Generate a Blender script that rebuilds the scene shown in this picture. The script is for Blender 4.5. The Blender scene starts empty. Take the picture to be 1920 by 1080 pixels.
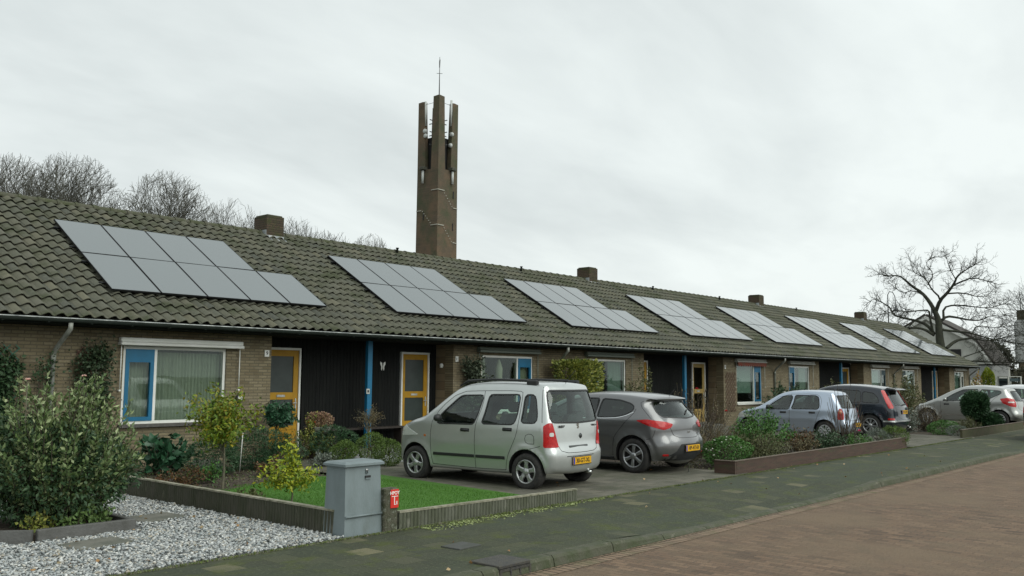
import bpy, bmesh, math, random
import numpy as np
from mathutils import Vector, Matrix
from mathutils.bvhtree import BVHTree

rnd = random.Random(7)
rng = np.random.default_rng(11)
scene = bpy.context.scene
COL = scene.collection

# ---------------------------------------------------------------- camera
YAW, PITCH, ROLL, CAMH, FPX = 0.7211, 0.0997, 0.0078, 1.7217, 1685.5
fw = Vector((math.cos(YAW)*math.cos(PITCH), math.sin(YAW)*math.cos(PITCH), math.sin(PITCH)))
r0 = Vector((math.sin(YAW), -math.cos(YAW), 0)); u0 = r0.cross(fw)
rv = math.cos(ROLL)*r0 + math.sin(ROLL)*u0; uv = -math.sin(ROLL)*r0 + math.cos(ROLL)*u0
cam_d = bpy.data.cameras.new('camera'); cam = bpy.data.objects.new('camera', cam_d); COL.objects.link(cam)
cam_d.sensor_width = 36; cam_d.lens = 36*FPX/1920; cam_d.clip_end = 3000; cam_d.clip_start = .05
M = Matrix((rv, uv, -fw)).transposed().to_4x4(); M.translation = (0, 0, CAMH); cam.matrix_world = M
scene.camera = cam

# ---------------------------------------------------------------- sky, sun, exposure
SUN_EL, SUN_AZ = math.radians(42), math.radians(-82)      # direction the light comes from: azimuth measured from +X
world = bpy.data.worlds.new("World"); scene.world = world; world.use_nodes = True
nt = world.node_tree; nt.nodes.clear()
def N(nt, t, **k):
    n = nt.nodes.new(t)
    for a, b in k.items(): setattr(n, a, b)
    return n
out = N(nt, 'ShaderNodeOutputWorld'); bg = N(nt, 'ShaderNodeBackground'); bg.inputs[1].default_value = .1
sky = N(nt, 'ShaderNodeTexSky', sky_type='NISHITA', sun_disc=False)
sky.sun_elevation = SUN_EL; sky.sun_rotation = math.radians(90) - SUN_AZ; sky.air_density = 1.2; sky.dust_density = 3
tc = N(nt, 'ShaderNodeTexCoord'); sep = N(nt, 'ShaderNodeSeparateXYZ'); nt.links.new(tc.outputs['Generated'], sep.inputs[0])
# clouds laid out on a flat layer overhead: direction / (height + offset)
zc = N(nt, 'ShaderNodeMath', operation='MAXIMUM'); zc.inputs[1].default_value = 0; nt.links.new(sep.outputs[2], zc.inputs[0])
za = N(nt, 'ShaderNodeMath', operation='ADD'); za.inputs[1].default_value = .22; nt.links.new(zc.outputs[0], za.inputs[0])
cb = N(nt, 'ShaderNodeCombineXYZ')
for i in (0, 1, 2): nt.links.new(za.outputs[0], cb.inputs[i])
dv = N(nt, 'ShaderNodeVectorMath', operation='DIVIDE'); nt.links.new(tc.outputs['Generated'], dv.inputs[0]); nt.links.new(cb.outputs[0], dv.inputs[1])
def noise(nt, vec, scale, detail=5, rough=.55, dist=0):
    n = N(nt, 'ShaderNodeTexNoise'); n.inputs['Scale'].default_value = scale; n.inputs['Detail'].default_value = detail
    n.inputs['Roughness'].default_value = rough; n.inputs['Distortion'].default_value = dist
    if vec is not None: nt.links.new(vec, n.inputs['Vector'])
    return n
mpg = N(nt, 'ShaderNodeMapping'); mpg.inputs['Rotation'].default_value = (0, 0, -.5); mpg.inputs['Scale'].default_value = (1, 1.9, 1)
mpg.inputs['Location'].default_value = (.55, .3, 0)
nt.links.new(dv.outputs[0], mpg.inputs[0])
n1 = noise(nt, mpg.outputs[0], .8, 5, .52, .5); n2 = noise(nt, mpg.outputs[0], 2.4, 5, .55, .3)
mx = N(nt, 'ShaderNodeMath', operation='MULTIPLY_ADD'); mx.inputs[1].default_value = .35
nt.links.new(n2.outputs[0], mx.inputs[0]); nt.links.new(n1.outputs[0], mx.inputs[2])
# far cloud towards the horizon is thinner and brighter
hz = N(nt, 'ShaderNodeMath', operation='MULTIPLY_ADD'); hz.inputs[1].default_value = -.62; nt.links.new(zc.outputs[0], hz.inputs[0])
nt.links.new(mx.outputs[0], hz.inputs[2])
rp = N(nt, 'ShaderNodeValToRGB'); nt.links.new(hz.outputs[0], rp.inputs[0])
rp.color_ramp.elements[0].position = .26; rp.color_ramp.elements[0].color = (.47, .51, .508, 1)
rp.color_ramp.elements[1].position = .70; rp.color_ramp.elements[1].color = (.65, .695, .682, 1)
e = rp.color_ramp.elements.new(.45); e.color = (.55, .592, .587, 1)
vm = N(nt, 'ShaderNodeVectorMath', operation='SCALE'); vm.inputs['Scale'].default_value = 10.0; nt.links.new(rp.outputs[0], vm.inputs[0])
mix = N(nt, 'ShaderNodeMix', data_type='RGBA'); mix.inputs[0].default_value = .96
nt.links.new(sky.outputs[0], mix.inputs[6]); nt.links.new(vm.outputs[0], mix.inputs[7]); nt.links.new(mix.outputs[2], bg.inputs[0])
nt.links.new(bg.outputs[0], out.inputs[0])
sd = bpy.data.lights.new('sun', 'SUN'); sd.energy = 1.5; sd.angle = math.radians(60); sd.color = (.98, 1, .93)
sun = bpy.data.objects.new('sun', sd); COL.objects.link(sun)
sdir = Vector((math.cos(SUN_EL)*math.cos(SUN_AZ), math.cos(SUN_EL)*math.sin(SUN_AZ), math.sin(SUN_EL)))
sun.rotation_euler = sdir.to_track_quat('Z', 'Y').to_euler(); sun.location = (0, -10, 30)
scene.view_settings.view_transform = 'Standard'; scene.view_settings.look = 'None'
scene.view_settings.exposure = .50; scene.view_settings.gamma = 1
scene.cycles.max_bounces = 6; scene.cycles.transparent_max_bounces = 12; scene.cycles.caustics_reflective = False

# ---------------------------------------------------------------- materials
MATS = {}
def mat(name, c=(.5, .5, .5), rough=.6, metal=0, spec=.5, coat=0, ior=None, c2=None, nscale=6, ndetail=4, bump=0, bscale=30,
        lo=.35, hi=.65, island=None, c3=None, c3scale=1.2, c3lo=.55, c3hi=.7, stretch=None, wpos=False):
    if name in MATS: return MATS[name]
    m = bpy.data.materials.new(name); m.use_nodes = True; t = m.node_tree; b = t.nodes['Principled BSDF']
    b.inputs['Base Color'].default_value = (*c, 1); b.inputs['Roughness'].default_value = rough; b.inputs['Metallic'].default_value = metal
    b.inputs['Specular IOR Level'].default_value = spec; b.inputs['Coat Weight'].default_value = coat
    if ior: b.inputs['IOR'].default_value = ior
    co = N(t, 'ShaderNodeTexCoord'); vec = co.outputs['Object']
    if wpos: vec = N(t, 'ShaderNodeNewGeometry').outputs['Position']
    if stretch:
        mp = N(t, 'ShaderNodeMapping'); mp.inputs['Scale'].default_value = stretch; t.links.new(vec, mp.inputs[0]); vec = mp.outputs[0]
    cur = None
    if island:
        g = N(t, 'ShaderNodeNewGeometry'); r = N(t, 'ShaderNodeValToRGB'); t.links.new(g.outputs['Random Per Island'], r.inputs[0])
        els = r.color_ramp.elements; els[0].color = (*island[0], 1); els[1].color = (*island[-1], 1)
        for i, cc in enumerate(island[1:-1]): e = els.new((i+1)/(len(island)-1)); e.color = (*cc, 1)
        cur = r.outputs[0]
    if c2:
        n = noise(t, vec, nscale, ndetail, .6); r = N(t, 'ShaderNodeMapRange'); r.inputs[1].default_value = lo; r.inputs[2].default_value = hi
        t.links.new(n.outputs[0], r.inputs[0]); x = N(t, 'ShaderNodeMix', data_type='RGBA'); t.links.new(r.outputs[0], x.inputs[0])
        if cur is not None: t.links.new(cur, x.inputs[6])
        else: x.inputs[6].default_value = (*c, 1)
        x.inputs[7].default_value = (*c2, 1); cur = x.outputs[2]
    if c3:
        n = noise(t, vec, c3scale, 5, .65); r = N(t, 'ShaderNodeMapRange'); r.inputs[1].default_value = c3lo; r.inputs[2].default_value = c3hi
        t.links.new(n.outputs[0], r.inputs[0]); x = N(t, 'ShaderNodeMix', data_type='RGBA'); t.links.new(r.outputs[0], x.inputs[0])
        if cur is not None: t.links.new(cur, x.inputs[6])
        else: x.inputs[6].default_value = (*c, 1)
        x.inputs[7].default_value = (*c3, 1); cur = x.outputs[2]
    if cur is not None: t.links.new(cur, b.inputs['Base Color'])
    if bump:
        n = noise(t, vec, bscale, 4, .6); bp = N(t, 'ShaderNodeBump'); bp.inputs['Strength'].default_value = bump; bp.inputs['Distance'].default_value = .02
        t.links.new(n.outputs[0], bp.inputs['Height']); t.links.new(bp.outputs[0], b.inputs['Normal'])
    MATS[name] = m
    return m

def brickmat(name, cols, mortar, bw, bh, ms, rot=(0, 0, 0), bump=.4, moss=None, mscale=1.5, mlo=.5, mhi=.7, fine=None, rough=.85, offset=.5, freq=2, wide=None, flo=.4, fhi=.7, fs=40):
    """brick/paving pattern in object space; rot turns the pattern onto the face"""
    if name in MATS: return MATS[name]
    m = bpy.data.materials.new(name); m.use_nodes = True; t = m.node_tree; b = t.nodes['Principled BSDF']; b.inputs['Roughness'].default_value = rough
    b.inputs['Specular IOR Level'].default_value = .3
    co = N(t, 'ShaderNodeTexCoord'); mp = N(t, 'ShaderNodeMapping', vector_type='POINT'); mp.inputs['Rotation'].default_value = rot
    t.links.new(co.outputs['Object'], mp.inputs[0])
    br = N(t, 'ShaderNodeTexBrick'); br.offset = offset; br.offset_frequency = freq
    br.inputs['Scale'].default_value = 1; br.inputs['Brick Width'].default_value = bw; br.inputs['Row Height'].default_value = bh
    br.inputs['Mortar Size'].default_value = ms; br.inputs['Mortar Smooth'].default_value = .15; br.inputs['Bias'].default_value = 0
    br.inputs['Color1'].default_value = (0, 0, 0, 1); br.inputs['Color2'].default_value = (1, 1, 1, 1); br.inputs['Mortar'].default_value = (.5, .5, .5, 1)
    t.links.new(mp.outputs[0], br.inputs['Vector'])
    r = N(t, 'ShaderNodeValToRGB'); t.links.new(br.outputs['Color'], r.inputs[0]); els = r.color_ramp.elements
    els[0].color = (*cols[0], 1); els[1].color = (*cols[-1], 1)
    for i, cc in enumerate(cols[1:-1]): e = els.new((i+1)/(len(cols)-1)); e.color = (*cc, 1)
    x = N(t, 'ShaderNodeMix', data_type='RGBA'); t.links.new(br.outputs['Fac'], x.inputs[0]); t.links.new(r.outputs[0], x.inputs[6]); x.inputs[7].default_value = (*mortar, 1)
    cur = x.outputs[2]
    def layer(cur, col, sc, lo, hi, det=6):
        n = noise(t, co.outputs['Object'], sc, det, .68); rr = N(t, 'ShaderNodeMapRange'); rr.inputs[1].default_value = lo; rr.inputs[2].default_value = hi
        t.links.new(n.outputs[0], rr.inputs[0]); x = N(t, 'ShaderNodeMix', data_type='RGBA'); t.links.new(rr.outputs[0], x.inputs[0]); t.links.new(cur, x.inputs[6])
        x.inputs[7].default_value = (*col, 1); return x.outputs[2]
    if wide: cur = layer(cur, wide, .35, .45, .62, 3)
    if moss: cur = layer(cur, moss, mscale, mlo, mhi)
    if fine: cur = layer(cur, fine, fs, flo, fhi, 3)
    t.links.new(cur, b.inputs['Base Color'])
    n = noise(t, co.outputs['Object'], 45, 4, .6)
    ma = N(t, 'ShaderNodeMath', operation='MULTIPLY_ADD'); ma.inputs[1].default_value = -1.0; t.links.new(br.outputs['Fac'], ma.inputs[0]); t.links.new(n.outputs[0], ma.inputs[2])
    bp = N(t, 'ShaderNodeBump'); bp.inputs['Strength'].default_value = bump; bp.inputs['Distance'].default_value = .012
    t.links.new(ma.outputs[0], bp.inputs['Height']); t.links.new(bp.outputs[0], b.inputs['Normal'])
    MATS[name] = m
    return m

def glassmat(name, tint=(.6, .7, .68), refl=1.0, rough=.0, ior=1.5):
    if name in MATS: return MATS[name]
    m = bpy.data.materials.new(name); m.use_nodes = True; t = m.node_tree; t.nodes.clear()
    o = N(t, 'ShaderNodeOutputMaterial'); tr = N(t, 'ShaderNodeBsdfTransparent'); tr.inputs[0].default_value = (*tint, 1)
    gl = N(t, 'ShaderNodeBsdfGlossy'); gl.inputs['Roughness'].default_value = rough; gl.inputs[0].default_value = (.9, .95, .94, 1)
    ge = N(t, 'ShaderNodeNewGeometry'); dt = N(t, 'ShaderNodeVectorMath', operation='DOT_PRODUCT'); t.links.new(ge.outputs['Normal'], dt.inputs[0]); t.links.new(ge.outputs['Incoming'], dt.inputs[1])
    ab = N(t, 'ShaderNodeMath', operation='ABSOLUTE'); t.links.new(dt.outputs['Value'], ab.inputs[0]); on = N(t, 'ShaderNodeMath', operation='SUBTRACT'); on.inputs[0].default_value = 1; t.links.new(ab.outputs[0], on.inputs[1])
    pw = N(t, 'ShaderNodeMath', operation='POWER'); pw.inputs[1].default_value = 4; t.links.new(on.outputs[0], pw.inputs[0]); mu = N(t, 'ShaderNodeMath', operation='MULTIPLY_ADD', use_clamp=True)
    f0 = ((ior-1)/(ior+1))**2*refl; mu.inputs[1].default_value = .7; mu.inputs[2].default_value = f0; t.links.new(pw.outputs[0], mu.inputs[0]); mxs = N(t, 'ShaderNodeMixShader'); t.links.new(mu.outputs[0], mxs.inputs[0])
    t.links.new(tr.outputs[0], mxs.inputs[1]); t.links.new(gl.outputs[0], mxs.inputs[2]); t.links.new(mxs.outputs[0], o.inputs[0])
    MATS[name] = m
    return m

# ---------------------------------------------------------------- objects
def props(o, label=None, cat=None, group=None, kind=None):
    if label: o['label'] = label
    if cat: o['category'] = cat
    if group: o['group'] = group
    if kind: o['kind'] = kind
    return o
def empty(name, loc=(0, 0, 0), rz=0, label=None, cat=None, group=None):
    o = bpy.data.objects.new(name, None); COL.objects.link(o); o.location = loc; o.rotation_euler = (0, 0, rz); o.empty_display_size = .2
    return props(o, label, cat, group)
def link(name, me, mats, parent=None, loc=None, rz=None):
    o = bpy.data.objects.new(name, me); COL.objects.link(o)
    if mats is not None:
        for m in (mats if isinstance(mats, (list, tuple)) else [mats]): me.materials.append(m)
    if parent: o.parent = parent
    if loc: o.location = loc
    if rz: o.rotation_euler = (0, 0, rz)
    return o
def from_np(V, F, smooth=False, name='m'):
    """V (n,3), F (m,k) all faces of one size"""
    me = bpy.data.meshes.new(name); V = np.asarray(V, dtype=np.float32); F = np.asarray(F, dtype=np.int32)
    k = F.shape[1]; me.vertices.add(len(V)); me.vertices.foreach_set('co', V.ravel())
    me.loops.add(F.size); me.loops.foreach_set('vertex_index', F.ravel())
    me.polygons.add(len(F)); me.polygons.foreach_set('loop_start', np.arange(0, F.size, k, dtype=np.int32))
    try: me.polygons.foreach_set('loop_total', np.full(len(F), k, dtype=np.int32))
    except Exception: pass
    if smooth: me.polygons.foreach_set('use_smooth', np.ones(len(F), dtype=bool))
    me.update(calc_edges=True); me.validate(); return me

class MB:
    """collects polygons, boxes, tubes, lathes -> one mesh"""
    def __init__(s): s.v = []; s.f = []; s.m = []; s.cm = 0; s.sm = []
    def add(s, V, F, smooth=False):
        b = len(s.v); s.v += [tuple(p) for p in V]
        for f in F: s.f.append([i+b for i in f]); s.m.append(s.cm); s.sm.append(smooth)
        return s
    def box(s, x0, x1, y0, y1, z0, z1, bev=0):
        if bev:
            b = bev; rings = []
            for (z, i) in ((z0, b), (z0+b, 0), (z1-b, 0), (z1, b)):
                rings.append([(x0+i, y0+i+b, z), (x0+i+b, y0+i, z), (x1-i-b, y0+i, z), (x1-i, y0+i+b, z), (x1-i, y1-i-b, z), (x1-i-b, y1-i, z), (x0+i+b, y1-i, z), (x0+i, y1-i-b, z)])
            V = [p for r in rings for p in r]; F = [[7, 6, 5, 4, 3, 2, 1, 0], [24+i for i in range(8)]]
            for k in range(3):
                for i in range(8): j = (i+1) % 8; F.append([k*8+i, k*8+j, k*8+8+j, k*8+8+i])
            return s.add(V, F)
        V = [(x, y, z) for z in (z0, z1) for (x, y) in ((x0, y0), (x1, y0), (x1, y1), (x0, y1))]
        return s.add(V, [[3, 2, 1, 0], [4, 5, 6, 7], [0, 1, 5, 4], [1, 2, 6, 5], [2, 3, 7, 6], [3, 0, 4, 7]])
    def tube(s, pts, r, n=8, cap=True, smooth=True):
        P = [Vector(p) for p in pts]; R = r if isinstance(r, (list, tuple)) else [r]*len(P); V = []; F = []
        up = Vector((0, 0, 1)); t0 = (P[1]-P[0]).normalized()
        a = t0.cross(up if abs(t0.z) < .9 else Vector((1, 0, 0))).normalized()
        for i, p in enumerate(P):
            t = (P[min(i+1, len(P)-1)]-P[max(i-1, 0)]).normalized(); a = (a-t*a.dot(t)).normalized(); b = t.cross(a)
            for k in range(n): an = 2*math.pi*k/n; V.append(p+(a*math.cos(an)+b*math.sin(an))*R[i])
        for i in range(len(P)-1):
            for k in range(n): j = (k+1) % n; F.append([i*n+k, i*n+j, i*n+n+j, i*n+n+k])
        s.add(V, F, smooth)
        if cap: b = len(s.v)-len(V); s.f += [[b+k for k in range(n)][::-1], [b+(len(P)-1)*n+k for k in range(n)]]; s.m += [s.cm]*2; s.sm += [False]*2
        return s
    def lathe(s, prof, axis='z', c=(0, 0, 0), n=32, smooth=True, close=False):
        """prof: (radius, height) list"""
        V = []; F = []
        for (r, h) in prof:
            for k in range(n):
                a = 2*math.pi*k/n; x, y = r*math.cos(a), r*math.sin(a)
                V.append({'z': (x, y, h), 'y': (x, h, y), 'x': (h, x, y)}[axis])
        V = [(p[0]+c[0], p[1]+c[1], p[2]+c[2]) for p in V]; m = len(prof)
        for i in range(m if close else m-1):
            i2 = (i+1) % m
            for k in range(n): j = (k+1) % n; F.append([i*n+k, i*n+j, i2*n+j, i2*n+k])
        return s.add(V, F, smooth)
    def prism(s, poly, z0, z1, plane='xy'):
        n = len(poly)
        def mp(a, b, h): return {'xy': (a, b, h), 'xz': (a, h, b), 'yz': (h, a, b)}[plane]
        V = [mp(a, b, z0) for a, b in poly]+[mp(a, b, z1) for a, b in poly]
        return s.add(V, [list(range(n))[::-1], [n+i for i in range(n)]]+[[i, (i+1) % n, n+(i+1) % n, n+i] for i in range(n)])
    def mesh(s, fix=True):
        me = bpy.data.meshes.new('m'); me.from_pydata(s.v, [], s.f); me.update()
        for p, mi, sm in zip(me.polygons, s.m, s.sm): p.material_index = mi; p.use_smooth = sm
        if fix:
            bm = bmesh.new(); bm.from_mesh(me); bmesh.ops.recalc_face_normals(bm, faces=bm.faces); bm.to_mesh(me); bm.free()
        return me
    def build(s, name, mats, parent=None, loc=None, rz=None): return link(name, s.mesh(), mats, parent, loc, rz)

def copy_tree(o, parent=None):
    c = o.copy(); COL.objects.link(c)
    if parent: c.parent = parent
    for ch in list(o.children): copy_tree(ch, c)
    return c
def text_mesh(txt, size, extrude=.001, bold=0):
    cu = bpy.data.curves.new('t', 'FONT'); cu.body = txt; cu.size = size; cu.extrude = extrude; cu.align_x = 'CENTER'; cu.align_y = 'CENTER'; cu.offset = bold
    o = bpy.data.objects.new('t', cu); COL.objects.link(o); dg = bpy.context.evaluated_depsgraph_get(); me = bpy.data.meshes.new_from_object(o.evaluated_get(dg))
    bpy.data.objects.remove(o); bpy.data.curves.remove(cu); return me
def text_obj(name, txt, size, m, parent, loc, rot, bold=0, extrude=.001):
    me = text_mesh(txt, size, extrude, bold); o = link(name, me, m, parent, loc); o.rotation_euler = rot; return o

# ---------------------------------------------------------------- foliage
def unit(v): return v/np.maximum(np.linalg.norm(v, axis=-1, keepdims=True), 1e-9)
def leaf_arrays(P, D, L, W, fold=.25):
    """one folded leaf of four vertices / two triangles per point"""
    n = len(P); D = unit(D); L = np.broadcast_to(L, (n,)); W = np.broadcast_to(W, (n,))
    R = unit(np.cross(D, rng.normal(size=(n, 3)))); U = np.cross(R, D)
    Lc = L[:, None]; Wc = W[:, None]
    V = np.stack([P, P+D*Lc*.45+R*Wc*.5+U*Wc*fold, P+D*Lc, P+D*Lc*.45-R*Wc*.5+U*Wc*fold], 1).reshape(-1, 3)
    b = np.arange(n)[:, None]*4
    F = np.concatenate([b+np.array([[0, 1, 2]]), b+np.array([[0, 2, 3]])])
    return V, F
def leaves_obj(name, P, D, L, W, m, parent, fold=.25):
    V, F = leaf_arrays(np.asarray(P), np.asarray(D), L, W, fold); return link(name, from_np(V, F), m, parent)
def tubes_np(segs, sides=4):
    """segs: list of (points list, radii list) -> mesh of tapered tubes"""
    Vs = []; Fs = []; base = 0
    for pts, rad in segs:
        P = np.array(pts, float); n = len(P)
        if n < 2: continue
        T = np.empty_like(P); T[1:-1] = P[2:]-P[:-2]; T[0] = P[1]-P[0]; T[-1] = P[-1]-P[-2]; T = unit(T)
        ref = np.array([0, 0, 1.]) if abs(T[:, 2].mean()) < .8 else np.array([1., 0, 0])
        A = unit(np.cross(T, ref)); B = np.cross(T, A); an = np.arange(sides)*2*np.pi/sides
        r = np.asarray(rad, float)[:, None, None]
        V = P[:, None]+r*(A[:, None]*np.cos(an)[None, :, None]+B[:, None]*np.sin(an)[None, :, None]); Vs.append(V.reshape(-1, 3))
        i = np.arange(n-1)[:, None]*sides; k = np.arange(sides)[None]; k2 = (k+1) % sides
        Fs.append((np.stack([i+k, i+k2, i+sides+k2, i+sides+k], -1)+base).reshape(-1, 4)); base += n*sides
    return from_np(np.concatenate(Vs), np.concatenate(Fs), True)
def rdir(n): return unit(rng.normal(size=(n, 3)))

def shrub(name, loc, rx, ry, h, n, L, W, lm, label, cat='shrub', group=None, shoots=40, z0=.0, up=.6, clump=.16, stem=None, top=.5, stemr=.008, fold=.25, flowers=None, rz=0, flat=False):
    """leafy shrub: shoots fan out from the base, leaves in clumps along them"""
    o = empty(name, loc, rz, label, cat, group)
    th = rng.uniform(0, 2*np.pi, shoots); rr = np.sqrt(rng.uniform(0, 1, shoots)); hh = z0+(h-z0)*(1-.55*rr**2.2)*rng.uniform(.72, 1.08, shoots)
    tips = np.stack([rx*rr*np.cos(th), ry*rr*np.sin(th), hh], 1); tips += rng.normal(size=tips.shape)*[rx*.05, ry*.05, 0]
    base = np.stack([rx*.15*rng.normal(size=shoots), ry*.15*rng.normal(size=shoots), np.zeros(shoots)], 1)
    segs = []; Ps = []; Ds = []
    per = max(1, n//shoots)
    for i in range(shoots):
        a, b = base[i], tips[i]; c = np.array([a[0]*.6+b[0]*.75*.5+b[0]*.25, a[1]*.6+b[1]*.75*.5+b[1]*.25, b[2]*.35]); t = np.linspace(0, 1, 7)[:, None]
        pts = (1-t)**2*a+2*t*(1-t)*c+t*t*b; segs.append((pts, np.linspace(stemr, stemr*.35, 7)))
        s = rng.uniform(top*.15 if not flat else .0, 1, per)**.75; s = s[:, None]; q = (1-s)**2*a+2*s*(1-s)*c+s*s*b
        tan = unit(2*(1-s)*(c-a)+2*s*(b-c)); q = q+rng.normal(size=q.shape)*clump*np.array([rx, ry, h*.5])*(1.1-.7*s)
        q[:, 2] = np.maximum(q[:, 2], .02); Ps.append(q); Ds.append(tan*up+rdir(per))
    P = np.concatenate(Ps); D = np.concatenate(Ds); k = len(P)
    leaves_obj('foliage', P, D, L*rng.uniform(.6, 1.25, k), W*rng.uniform(.7, 1.2, k), lm, o, fold)
    link('stems', tubes_np(segs, 4), stem or mat('twig_bark', (.09, .07, .05), .9, c2=(.05, .04, .03)), o)
    if flowers:
        fm, fn, fr = flowers; mb = MB()
        for i in rng.choice(shoots, fn, replace=fn > shoots):
            p = tips[i]+rng.normal(size=3)*[.05*rx, .05*ry, .03]+[0, 0, .02]
            mb = MB(); rosette(mb, p, fr); mb.build('flower', fm, o)
    return o
def rosette(mb, p, r):
    for ring, (rr, zz, n) in enumerate(((1, 0, 7), (.7, .35, 6), (.4, .6, 4))):
        for k in range(n):
            a = 2*math.pi*k/n+ring; c, s = math.cos(a), math.sin(a); w = r*.5*rr
            q = [(0, 0, -.1*r), (c*r*rr*.6-s*w, s*r*rr*.6+c*w, r*zz*.5), (c*r*rr, s*r*rr, r*(zz+.15)), (c*r*rr*.6+s*w, s*r*rr*.6-c*w, r*zz*.5)]
            mb.add([(p[0]+x, p[1]+y, p[2]+z) for x, y, z in q], [[0, 1, 2], [0, 2, 3]])
def ball(name, loc, rx, ry, rzz, n, L, W, lm, label, cat='shrub', group=None, lump=.08, zc=None, stem=None, trunk=None, fill=.25, dirn=1.0):
    """clipped or dense crown: leaves on a lumpy shell, some inside; optional trunk underneath"""
    o = empty(name, loc, 0, label, cat, group); zc = rzz*.95 if zc is None else zc
    d = rdir(n); k1 = rng.normal(size=(5, 3))*3; ph = rng.uniform(0, 6, 5); lum = 1+lump*np.sin(d@k1.T+ph).sum(1)*.6
    rad = np.where(rng.uniform(size=n) < fill, rng.uniform(.45, 1, n), rng.uniform(.88, 1.02, n))*lum
    P = d*rad[:, None]*[rx, ry, rzz]+[0, 0, zc]; keep = P[:, 2] > .01; P = P[keep]; d = d[keep]; k = len(P)
    leaves_obj('foliage', P, d*dirn+rdir(k)*.9, L*rng.uniform(.7, 1.3, k), W*rng.uniform(.7, 1.3, k), lm, o)
    segs = [([(0, 0, 0), (rng.normal()*.02, rng.normal()*.02, zc*.6), (0, 0, zc)], [trunk or .015, (trunk or .015)*.85, (trunk or .015)*.6])]
    for i in range(18):
        q = rdir(1)[0]; q[2] = abs(q[2])*.8; b = q*[rx*.6, ry*.6, rzz*.6]+[0, 0, zc]; segs.append(([(0, 0, zc*.75), (b*.5+np.array([0, 0, zc*.45])), b], [(trunk or .015)*.25]*3))
    link('trunk', tubes_np(segs, 5), stem or mat('twig_bark', (.09, .07, .05), .9, c2=(.05, .04, .03)), o)
    return o
# ================================================================ the setting
Y_FACE, Y_BACK = 16.6, 17.25
m_soil = mat('soil', (.045, .034, .024), .95, c2=(.075, .058, .04), nscale=14, bump=.8, bscale=40, c3=(.03, .045, .015), c3scale=1.5, c3lo=.55, c3hi=.7)
m_far = mat('rough_grass', (.06, .062, .045), .95, c2=(.075, .07, .055), nscale=2, bump=.5, bscale=20)
def sheet(name, x0, x1, y0, y1, z, m, nx=1, ny=1, kind='structure', fn=None):
    xs = np.linspace(x0, x1, nx+1); ys = np.linspace(y0, y1, ny+1); V = [(x, y, (fn(x, y) if fn else z)) for y in ys for x in xs]
    F = [[j*(nx+1)+i, j*(nx+1)+i+1, (j+1)*(nx+1)+i+1, (j+1)*(nx+1)+i] for j in range(ny) for i in range(nx)]
    return props(link(name, from_np(V, F), m), kind=kind)
mbg = MB(); R_ = 900
mbg.add([(-R_, -R_, -.32), (R_, -R_, -.32), (R_, R_, -.32), (-R_, R_, -.32)], [[0, 1, 2, 3]]); g_ = props(mbg.build('ground', m_far), kind='structure')
m_road = brickmat('road_clinkers', [(.095, .066, .046), (.165, .108, .07), (.215, .145, .095), (.125, .086, .06), (.185, .12, .078)], (.085, .068, .052), .205, .098, .006,
                  rot=(0, 0, math.radians(90)), bump=.6, moss=(.14, .105, .07), mscale=2.6, mlo=.5, mhi=.7, wide=(.17, .122, .08), fine=(.09, .065, .045), flo=.52, fhi=.75)
sheet('road', -30, 260, -12, 5.62, -.1, m_road)
m_pave = brickmat('mossy_paving', [(.038, .044, .028), (.055, .061, .036), (.043, .05, .034), (.068, .072, .042), (.042, .048, .032), (.056, .062, .037), (.048, .053, .033), (.04, .046, .03), (.058, .064, .038), (.046, .052, .034), (.16, .148, .088)], (.035, .045, .02), .302, .302, .006,
                  bump=.5, moss=(.062, .075, .02), mscale=2.3, mlo=.52, mhi=.66, fine=(.095, .105, .062), flo=.54, fhi=.7, fs=26, wide=(.045, .056, .036))
m_drive = brickmat('driveway_slabs', [(.10, .095, .078), (.13, .125, .10), (.155, .145, .115)], (.05, .052, .035), .302, .302, .006, bump=.5,
                   moss=(.065, .07, .045), mscale=1.3, mlo=.45, mhi=.66, fine=(.17, .16, .13), flo=.56, fhi=.8, fs=50)
m_gcourse = brickmat('gutter_clinkers', [(.20, .14, .095), (.25, .18, .125), (.17, .12, .085)], (.05, .042, .028), .1, .205, .010, bump=.8, offset=0, moss=(.12, .11, .06), mscale=3, mlo=.5, mhi=.7)
sheet('road', -30, 120, 5.365, 5.575, -.096, m_gcourse)
def kerb_z(x):
    def sm(a, b, t): t = min(1, max(0, (t-a)/(b-a))); return t*t*(3-2*t)
    low = sm(8.2, 9.6, x)*(1-sm(14, 16, x)) + sm(24.5, 26, x)*(1-sm(33, 34.5, x))
    return -.075*low
def pave_z(x, y): t = min(1, max(0, (6.9-y)/1.2)); return kerb_z(x)*t
sheet('pavement', -6, 120, 5.72, 7.74, 0, m_pave, 400, 10, fn=pave_z)
m_kerb = mat('kerb_concrete', (.085, .085, .06), .9, c2=(.05, .062, .028), nscale=5, bump=.6, bscale=35, c3=(.14, .135, .10), c3scale=9, c3lo=.58, c3hi=.7)
kb = MB(); x = -6.0
while x < 110:
    z0_, z1_ = kerb_z(x)+.006, kerb_z(x+1)+.006; g = .006; b = .025
    sec = lambda xx, zt: [(xx, 5.60, -.2), (xx, 5.575, -.09+.0), (xx, 5.59, zt-b), (xx, 5.59+b, zt), (xx, 5.735, zt), (xx, 5.735, -.2)]
    V = sec(x+g, z0_)+sec(x+1-g, z1_); kb.add(V, [[i, (i+1) % 6, 6+(i+1) % 6, 6+i] for i in range(6)]+[[5, 4, 3, 2, 1, 0], [6, 7, 8, 9, 10, 11]]); x += 1
props(kb.build('kerb', m_kerb), kind='structure')
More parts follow.
